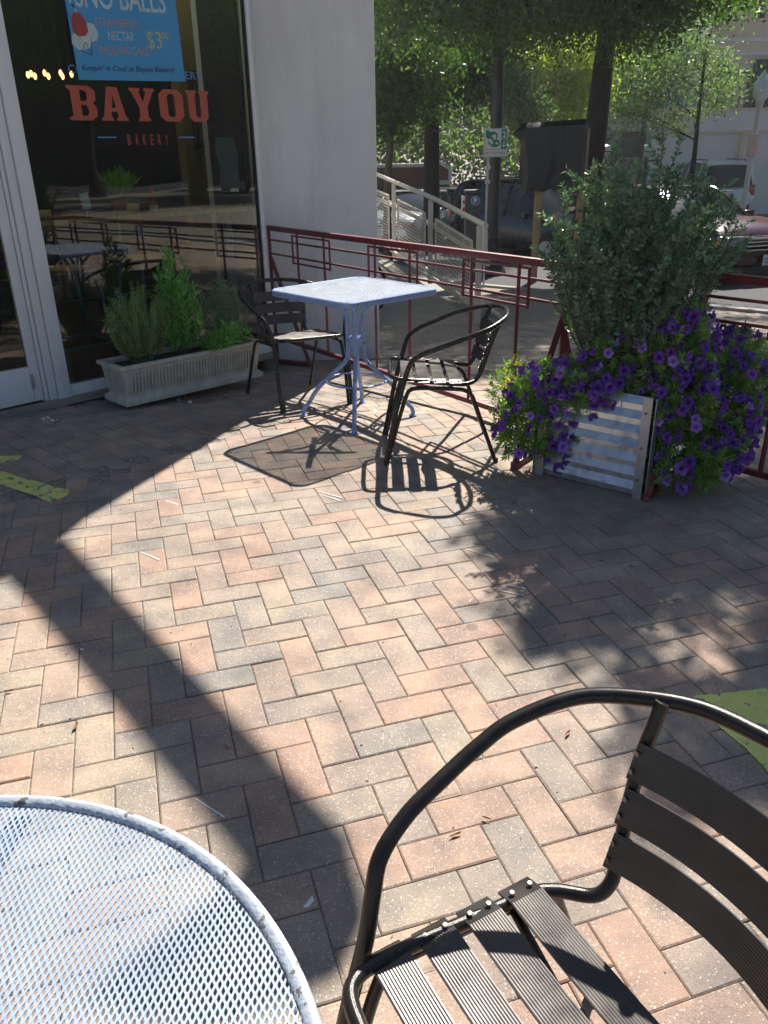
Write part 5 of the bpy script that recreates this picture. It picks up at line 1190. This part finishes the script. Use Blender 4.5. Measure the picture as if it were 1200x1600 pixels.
for i, (x, y, src, l, hx) in enumerate(((29, 10.5, cs, 'silver sedan seen only as a reflection in the shop window', (.58,-.81)), (31, -13, cb, 'black sport utility car seen only as a reflection in the shop window', (.58,-.81)), (30, 1, cm, 'maroon sedan seen only as a reflection in the shop window', (.58,-.81)))):
    k = copy_tree(src); k.location = (x, y, gz(x, y)); k.rotation_euler = (0, 0, math.atan2(hx[1], hx[0])); k['label'] = l

# ---------------------------------------------------------------- trees
def tree(name, label, cat, base, h, r0, clumps, nleaf, lsz, mt, bark='bark', seed=1, lean=(0,0), group=None, asp=.45, limbs=True, fork=.35, trunkpts=None):
    g = random.Random(seed); rng = np.random.default_rng(seed); base = Vector(base); t = thing(name, label, cat, base, 0, group)
    b = MB(); T_ = trunkpts or [(lean[0]*u*u+.06*math.sin(u*5+seed)*u, lean[1]*u*u, h*u) for u in [i/10 for i in range(11)]]
    T_ = [Vector(p_) for p_ in T_]; n = len(T_); b.tube([T_[0]+Vector((0,0,-.3))]+T_, [r0*1.45]+[r0*(1.18 if i == 0 else 1-.72*i/(n-1)) for i in range(n)], 14)
    P_, A_ = [], []; tot = sum(c[3] if len(c) > 3 else c[1][0]*c[1][2] for c in clumps)
    for c in clumps:
        small = c[1][0] < .2; cc = Vector(c[0])-base; wgt = c[3] if len(c) > 3 else c[1][0]*c[1][2]; m_ = int(nleaf*wgt/tot)
        if limbs and not small:
            zf = min(.95, max(fork, (cc.z-.35*math.hypot(cc.x, cc.y))/h)); i = min(n-2, int(zf*(n-1))); s_ = T_[i].lerp(T_[i+1], zf*(n-1)-i); r_ = r0*(1-.72*zf)*.42
            mid = (s_+cc)/2+Vector((g.uniform(-.3,.3), g.uniform(-.3,.3), g.uniform(.1,.5))); pts = spline([s_, mid, cc], 5); b.tube(pts, [r_*(1-.8*k/(len(pts)-1)) for k in range(len(pts))], 7, cap=False)
            for _ in range(6):
                d = Vector((g.gauss(0,1), g.gauss(0,1), g.gauss(0,.6))).normalized(); e = cc+Vector((d.x*c[1][0], d.y*c[1][1], d.z*c[1][2]))*.85; k0 = pts[g.randint(5, 9)]
                b.tube(spline([k0, (k0+e)/2+Vector((0,0,.12)), e], 3), [r_*.35, r_*.28, r_*.22, r_*.16, r_*.12, r_*.09, r_*.05], 5, cap=False)
        # sprays: leaves clustered round many small twig points, leaving gaps
        ntw = max(4, m_//22); tw, dd = ell_pts(tuple(cc), c[1], ntw, .30, rng)
        cl = rng.normal(size=(ntw, 22, 3))*lsz*(.7 if small else 1.9); cl[:,:,2] *= .7
        pp_ = (tw[:,None,:]+cl).reshape(-1,3); ax = rng.normal(size=(len(pp_), 3)); ax[:,2] -= .35
        P_.append(pp_); A_.append(ax)
    b.build('trunk', M[bark], t); leaves('crown', np.concatenate(P_), np.concatenate(A_), lsz, M[mt], t, aspect=asp, fold=.2, rng=rng)
    return t
def cl(px, py, D, rx, ry, rz, *w): q = at(px, py, D); return ((q.x, q.y, q.z), (rx, ry, rz))+tuple(w)
def sh_(x, y, z, rx, ry, rz, w): # a clump of crown that shades the paving at (x, y)
    k = z/math.tan(SUN_EL); return ((x+.339*k, y+.941*k, z), (rx, ry, rz), w)
# the big street tree; its crown reaches over the patio railing
bq = cpos(908, 15.0); tl = at(952, 20, 15.0); HT_ = 9.5; dz = tl.z-bq.z
tp = [(0,0,0)]+[((tl.x-bq.x)*u/dz, 0, u) for u in (.5, 1, 2, 3, 4, 5, 6.5, 8, 9.5)]
big = [cl(900,5,13.6,1.5,1.2,.6), cl(820,20,13.0,.8,.9,.45), cl(1010,10,13.5,1.2,1.1,.5), cl(790,-40,12.6,1.5,1.3,.8), cl(1060,-40,13,1.6,1.4,.6), cl(680,-20,13,1.4,1.2,.7), cl(960,-80,13,2,1.6,1), cl(870,-150,14,2.2,2,1.2), cl(990,70,14.2,.55,.6,.35), cl(715,60,14.5,.9,.9,.4), cl(620,20,14,.9,1,.6)]
shade = [sh_(1.05,3.0,5.2,.42,.55,.35,.55), sh_(1.55,2.75,5.6,.50,.55,.4,.8), sh_(2.1,3.2,5.6,.7,.7,.5,1.1), sh_(1.25,2.15,5.0,.40,.26,.3,.42), sh_(1.75,2.1,5.4,.45,.35,.35,.55), sh_(.62,2.35,5.0,.26,.22,.22,.20), sh_(.78,2.75,5.0,.30,.34,.25,.30), sh_(1.2,1.60,5.2,.34,.24,.25,.32), sh_(1.7,1.55,5.4,.5,.28,.3,.4), sh_(2.4,2.3,5.8,.8,.8,.5,1.1), sh_(1.3,3.65,6,.45,.35,.4,.55), sh_(2.2,4.2,6.2,1.0,.8,.6,1.6), sh_(1.0,1.95,4.9,.25,.14,.2,.15),
         sh_(1.4,6.6,6.5,1.4,.9,.7,2.6), sh_(.5,7.6,6.5,1.2,.9,.7,2.2), sh_(2.6,6.4,6.5,1.3,1.1,.7,2.4), sh_(1.6,8.6,7,1.7,1.1,.8,3), sh_(3.2,8.4,7,1.6,1.3,.8,3), sh_(.2,9.8,7,1.5,1.2,.8,2.6), sh_(3.6,5.0,6.4,1.2,1.0,.6,2), sh_(2.5,10.6,7,2,1.4,.8,3)]
def dapple(L_, seed=77):
    g = random.Random(seed); out = []
    for (c, r_, w_) in L_:
        n = max(4, int(r_[0]*r_[1]*3.14/.030*.85)) if r_[0] < .9 else 14
        for _ in range(n):
            a = g.uniform(0, 6.283); q = math.sqrt(g.random()); rb = g.uniform(.08, .19) if r_[0] < .9 else g.uniform(.3, .6)
            out.append(((c[0]+r_[0]*q*math.cos(a), c[1]+r_[1]*q*math.sin(a), c[2]+r_[2]*g.uniform(-1, 1)), (rb, rb, rb*.8), None, w_*1.9/n))
    return out
def scale_w(L_, k): return [(c[0], c[1], (c[2] if len(c) > 2 else c[1][0]*c[1][2])*k) for c in L_]
allc = [(c[0], c[1], None, c[1][0]*c[1][2]*2.3) for c in big]+dapple(shade+[sh_(.98,1.68,5,.25,.14,.2,.25), sh_(.5,2.9,5.2,.16,.16,.2,.14), sh_(.95,2.55,5,.3,.3,.25,.4), sh_(1.5,1.85,5.2,.4,.2,.25,.4), sh_(1.15,1.45,5.1,.28,.16,.2,.25), sh_(1.9,2.7,5.5,.5,.4,.3,.7)])
tree('street_tree', 'large tree with a thick dark leaning trunk beside the black wrapped sign', 'tree', bq, HT_, .25, allc, 135000, .085, 'oak', seed=2, trunkpts=tp, fork=.55)
def T_(px, D, h, r0, cls, nl, lsz, mt, label, seed, lean=(0,0), bark='bark', group='street trees beyond the railing', **k):
    q = cpos(px, D); return tree('street_tree', label, 'tree', q, h, r0, [(c[0], c[1], None, c[1][0]*c[1][2]) for c in cls], nl, lsz, mt, bark, seed, lean, group, **k)
T_(674, 21, 9, .23, [cl(640,20,21,1.6,1.5,1.1), cl(720,40,21,1.5,1.4,1.0), cl(600,90,20,1.0,1,.8), cl(690,120,20.5,1.3,1.2,.7), cl(750,120,21,1.0,1.1,.8), cl(650,-60,21,2.2,2,1.2), cl(780,-20,21,1.6,1.5,1.0), cl(850,20,22,1.4,1.2,.6)], 52000, .11, 'oak', 'street tree with a straight dark trunk behind the ramp handrail', 3)
T_(606, 17, 5.0, .10, [cl(600,120,17,.8,.8,.8), cl(630,60,17,.9,.9,.7), cl(640,170,17.3,.7,.7,.4), cl(600,200,17,.5,.5,.3), cl(660,100,16.8,.6,.7,.5)], 15000, .085, 'oak', 'slender branching tree just right of the white pillar', 4, (.3, 0), 'barkpale')
T_(862, 27, 6.5, .12, [cl(855,110,27,1.5,1.2,1.1), cl(905,100,27,1.1,1.0,1.0), cl(830,150,27,1.0,1.0,.7), cl(885,160,27,1.2,1.0,.7), cl(800,110,27,.7,.8,.6)], 26000, .13, 'bright', 'tree with sunlit yellow green leaves above the black wrapped sign', 5, bark='barkpale')
T_(806, 20, 4.2, .07, [cl(812,170,20,.6,.6,.5), cl(800,140,20,.5,.5,.4), cl(830,200,20,.4,.4,.3)], 5000, .10, 'graygreen', 'young pale barked tree left of the black wrapped sign', 6, bark='barkpale')
T_(1064, 21, 4.8, .085, [cl(1085,95,21,.85,.8,.55), cl(1050,130,21,.6,.6,.45), cl(1125,120,21,.55,.6,.5), cl(1095,150,21,.9,.8,.4), cl(985,110,21.2,.7,.6,.30), cl(1000,150,21,.7,.6,.3), cl(985,180,21,.75,.6,.28), cl(1045,195,21,.6,.5,.28), cl(1075,60,21,.5,.5,.3), cl(950,165,21,.45,.4,.3), cl(1040,90,21,.5,.5,.35)], 8000, .10, 'graygreen', 'small airy tree in front of the beige building, its trunk rising behind the shrub', 7, (.0,0), asp=.35)
T_(985, 26, 7.0, .09, [cl(985,30,25,.9,.8,.35), cl(1060,-10,25,1.2,1,.5), cl(1000,-60,25,1.4,1.2,.7), cl(1130,10,25,.9,.8,.35)], 8000, .12, 'graygreen', 'slim trunked tree between the big trunk and the beige building', 8, bark='barkpale')
# far hanging woods that close the view
def wood(name, label, pts, n, lsz, mt, seed):
    rng = np.random.default_rng(seed); P_ = []
    tot = sum(r_[0]*r_[2] for c, r_ in pts)
    for c, r_ in pts:
        m_ = max(4, int(n*r_[0]*r_[2]/tot)//14); tw, dd = ell_pts(c, r_, m_, .5, rng); P_.append((tw[:,None,:]+rng.normal(size=(m_,14,3))*lsz*1.5).reshape(-1,3))
    P_ = np.concatenate(P_); ax = rng.normal(size=P_.shape); o = leaves(name, P_, ax, lsz, M[mt], None, aspect=.6, rng=rng); return o
bank = []
for k, px in enumerate(range(560, 960, 28)):
    for py, D, r_ in ((250,33,1.3),(205,35,1.6),(150,38,2.0),(85,41,2.3),(15,44,2.8),(-70,46,3.2)):
        q = at(px+RND.uniform(-12,12), py+RND.uniform(-10,10), D); bank.append(((q.x,q.y,q.z), (r_*1.1, r_, r_*.85)))
o = wood('wooded_bank', '', bank, 90000, .20, 'hedge', 61); tag(o, 'dark wooded bank of trees and ivy closing the view beyond the street', 'trees', kind='stuff')
rt_ = tree('street_tree', 'middle one of the trees seen only as reflections in the shop window', 'tree', (24, 6.5, gz(24,6.5)), 8, .25, [((24,6.5,5.5),(2.5,2.5,1.6),None,4),((22,9,5),(2.4,2.4,1.6),None,3),((26,3,5.5),(2.4,2.4,1.6),None,3),((24,-1,5),(2,2,1.4),None,3)], 26000, .16, 'oak', seed=12, group='street trees beyond the railing')
ALLKIDS = {}
for o in bpy.data.objects:
    if o.parent: ALLKIDS.setdefault(o.parent.name, []).append(o)
for (x, y, a, l) in ((20, 1.5, 2.1, 'nearest of the trees seen only as reflections in the shop window'), (25, 13.5, 4.0, 'left one of the trees seen only as reflections in the shop window'), (27, -4, .9, 'right one of the trees seen only as reflections in the shop window'), (33, 9, 5.2, 'hindmost of the trees seen only as reflections in the shop window')):
    k = copy_tree(rt_); k.location = (x, y, gz(x, y)); k.rotation_euler = (0, 0, a); k['label'] = l

# ---------------------------------------------------------------- walls and buildings beyond the street
def wall_run(name, label, a, b_, z0, h, th, mt, cop):
    a, b_ = Vector(a), Vector(b_); t = thing(name, label, 'wall', (a.x, a.y, z0)); d = Vector((b_.x-a.x, b_.y-a.y, 0))
    b = MB(); b.bar((0,0,h/2-.1), d+Vector((0,0,h/2-.1)), th, h+.2); b.build('brickwork', M[mt], t, smooth=False)
    b = MB(); b.bar(Vector((0,0,h+.05)), d+Vector((0,0,h+.05)), th+.10, .10); b.build('coping', M[cop], t, bevel=.01); return t
q1, q2 = at(560, 300, 27), at(668, 300, 27); wall_run('brick_wall', 'low brick wall with pale coping behind the ramp handrail, left of the dark trunk', q1, q2, -1.02, at(620,256,27).z+1.02-.1, .3, 'brick', 'coping')
q1, q2 = at(700, 310, 31), at(830, 310, 33); wall_run('brick_wall', 'low brick wall under the wooded bank between the dark trunk and the wrapped sign', q1, q2, -1.02, at(760,292,32).z+1.02, .3, 'brick', 'brick')
# stair wall with sloping white coping
sq = at(680, 300, 26.5); sw = thing('stair_wall', 'brick stair wall with a sloping white coping right of the dark trunk', 'wall', (sq.x, sq.y, -1.02))
a_, c_, e_ = at(681,250,26.5)-sw.location, at(703,266,26.5)-sw.location, at(703,282,26.5)-sw.location
b = MB(); b.add([(a_.x-.3,y,0) for y in (0,.3)]+[(e_.x,y,0) for y in (0,.3)]+[(c_.x,y,c_.z) for y in (0,.3)]+[(a_.x,y,a_.z) for y in (0,.3)]+[(a_.x-.3,y,a_.z) for y in (0,.3)], [(0,2,4,6,8),(1,3,5,7,9),(0,1,3,2),(2,3,5,4),(4,5,7,6),(6,7,9,8),(8,9,1,0)]); b.build('brickwork', M['brick'], sw, smooth=False)
b = MB(); b.bar(a_+Vector((-.05,.15,.03)), c_+Vector((.03,.15,.03)), .42, .10); b.bar(c_+Vector((.0,.15,.0)), e_+Vector((0,.15,0)), .42, .10, (1,0,0)); b.build('coping', M['coping'], sw)
b = MB(); b.bar(e_+Vector((-.7,-.02,-.05)), e_+Vector((0,-.02,-.05)), .05, .12); b.bar(e_+Vector((-.7,-.02,-.62)), e_+Vector((0,-.02,-.62)), .05, .12); b.build('stone_band', M['coping'], sw, smooth=False)
# beige building on the right
bb = thing('apartment_building', 'large beige stucco building with terraces and dark windows filling the upper right corner', 'building', (14, 36, -1.02))
def R_(px0, py0, px1, py1, D): a, c = at(px0, py1, D), at(px1, py0, D); return a.x, c.x, a.z, c.z
def slabb(nm, px0, px1, zt_, zb_, D, th, mt):
    x0, x1 = at(px0, 200, D).x, at(px1, 200, D).x; b = MB(); b.box(((x0+x1)/2-14, D+th/2-36, (zt_+zb_)/2+1.02), (x1-x0, th, zt_-zb_)); return b.build(nm, M[mt], bb, smooth=False)
slabb('podium_wall', 1020, 1500, at(1150,171,33).z, -1.3, 33, 3.2, 'beige2')
for py in (171, 206):
    z = at(1150, py, 33).z; slabb('ledge', 1020, 1500, z+.05, z-.03, 32.93, .12, 'beige')
x = at(1161, 200, 33).x; b = MB(); b.box((x-14, 32.9-36, 1.1), (.14,.14,at(1150,171,33).z+1.0)); b.build('drain_pipe', M['beige'], bb)
slabb('upper_wall', 1063, 1560, 14, -1.2, 37, 6, 'beige'); slabb('corner_pier', 1040, 1082, 14, -1.2, 36.2, .75, 'beige2')
slabb('wing_wall', 958, 1040, 14, -1.2, 41, 5, 'beige2'); slabb('recess', 992, 1036, 12.5, at(1000,150,40.8).z, 40.8, .15, 'beige'); slabb('wing_pier', 955, 978, 14, -1.2, 39.8, 1.1, 'beige2')
slabb('far_wing', 880, 958, 9, -1.2, 46, 5, 'beige')
for py in (62, 84): z = at(1150, py, 36.9).z; slabb('string_course', 1082, 1560, z+.06, z-.06, 36.93, .06, 'beige2')
for py in (66, 92, 145): z = at(1000, py, 39.7).z; slabb('string_course', 955, 1040, z+.07, z-.07, 39.7, .06, 'beige')
for (x0,y0,x1,y1) in ((1100,-30,1112,42),(1115,-30,1128,42),(1130,-30,1143,36),(1178,-60,1204,27),(1207,-60,1230,27),(1120,101,1134,130),(1168,94,1262,168),(1280,0,1340,60)):
    xa, xb, za, zb = R_(x0,y0,x1,y1,36.96); b = MB(); b.box(((xa+xb)/2-14, .9, (za+zb)/2+1.02), (xb-xa, .08, zb-za)); wq = b.build('window', M['darkwin'], bb, smooth=False)
    b = MB(); c3_ = ((xa+xb)/2-14, .84, (za+zb)/2+1.02)
    for sx_ in (-1, 1): b.box((c3_[0]+sx_*(xb-xa)/2, c3_[1], c3_[2]), (.09,.12,zb-za+.09))
    for sz_ in (-1, 1): b.box((c3_[0], c3_[1]-.003, c3_[2]+sz_*(zb-za)/2), (xb-xa-.1,.12,.09))
    b.box((c3_[0], c3_[1]+.004, c3_[2]), (.05,.1,zb-za-.1)); b.build('frame', M['metergrey'], wq, smooth=False)
# terrace railing
zt_, zb_ = at(1150,113,33.4).z, at(1150,170,33.4).z; x0, x1 = at(1120,150,33.4).x-14, at(1500,150,33.4).x-14; b = MB()
b.box(((x0+x1)/2, 33.4-36, zt_+1.02), (x1-x0,.07,.08)); b.build('terrace_rail', M['black'], bb, smooth=False)
nb = 34
for k in range(nb):
    x = x0+(x1-x0)*k/(nb-1); b = MB(); b.box((x, 33.4-36, (zt_+zb_)/2+1.0), (.04 if k % 4 else .12,.04,zt_-zb_-.02)); b.build('terrace_baluster', M['black'], bb, smooth=False)
b = MB(); xa, xb, za, zb = R_(965,205,1010,246,33); b.box(((xa+xb)/2-14,-3.0,(za+zb)/2+1.02), (xb-xa,.1,zb-za)); b.build('window', M['darkwin'], bb, smooth=False)
b = MB(); xa, xb, za, zb = R_(1030,178,1050,184,33); b.box((xa-14,-3.1,za+1.02), (1.6,.4,.12)); b.build('canopy', M['beige'], bb, smooth=False)
slabb('lobby_wall', 950, 1020, at(1000,178,34).z, -1.3, 34, 3, 'beige2')
rb = thing('office_building', 'pale building across the road seen only as a reflection in the shop window', 'building', (44, -4, -1.1))
b = MB(); b.box((3,0,5.5), (6,26,11)); b.build('wall', M['brick'], rb, smooth=False)
for i in range(8):
    for j in range(3): b = MB(); b.box((-.02,-10.5+3*i,1.8+3.4*j), (.08,1.5,2.0)); b.build('window', M['darkwin'], rb, smooth=False)

# grit and leaf crumbs lying along the joints
P_ = []; A_ = []
for _ in range(2600):
    x, y = RND.uniform(-2.6, 4), RND.uniform(.3, 7.5)
    if in_building(x, y) or y-x > 7.1: continue
    P_.append((x, y, gz(x, y)+.001)); a = RND.uniform(0, 6.28); A_.append((math.cos(a), math.sin(a), RND.uniform(0, .25)))
o = leaves('grit', P_, A_, .0065, mat('crumbs', (.26,.19,.11), .9, var=.6, scale=9), None, aspect=.5, jitter=.8); tag(o, 'tiny crumbs of leaf and grit scattered over the paving', 'grit', kind='stuff')
# added haze volume standing in for lens glare over the background
b = MB(); b.box((0, 35, 8), (150, 110, 19.2)); hz_ = b.build('haze', None, None, smooth=False); m_, t = newmat('haze'); pv = N_(t, 'ShaderNodeVolumePrincipled', i_Density=HAZE, i_Anisotropy=.55); pv.inputs['Color'].default_value = (.92,.95,1,1)
o = N_(t, 'ShaderNodeOutputMaterial'); t.links.new(pv.outputs[0], o.inputs['Volume']); hz_.data.materials.append(m_); tag(hz_, 'thin haze volume added for the veiling glare over the street', 'haze', kind='stuff')
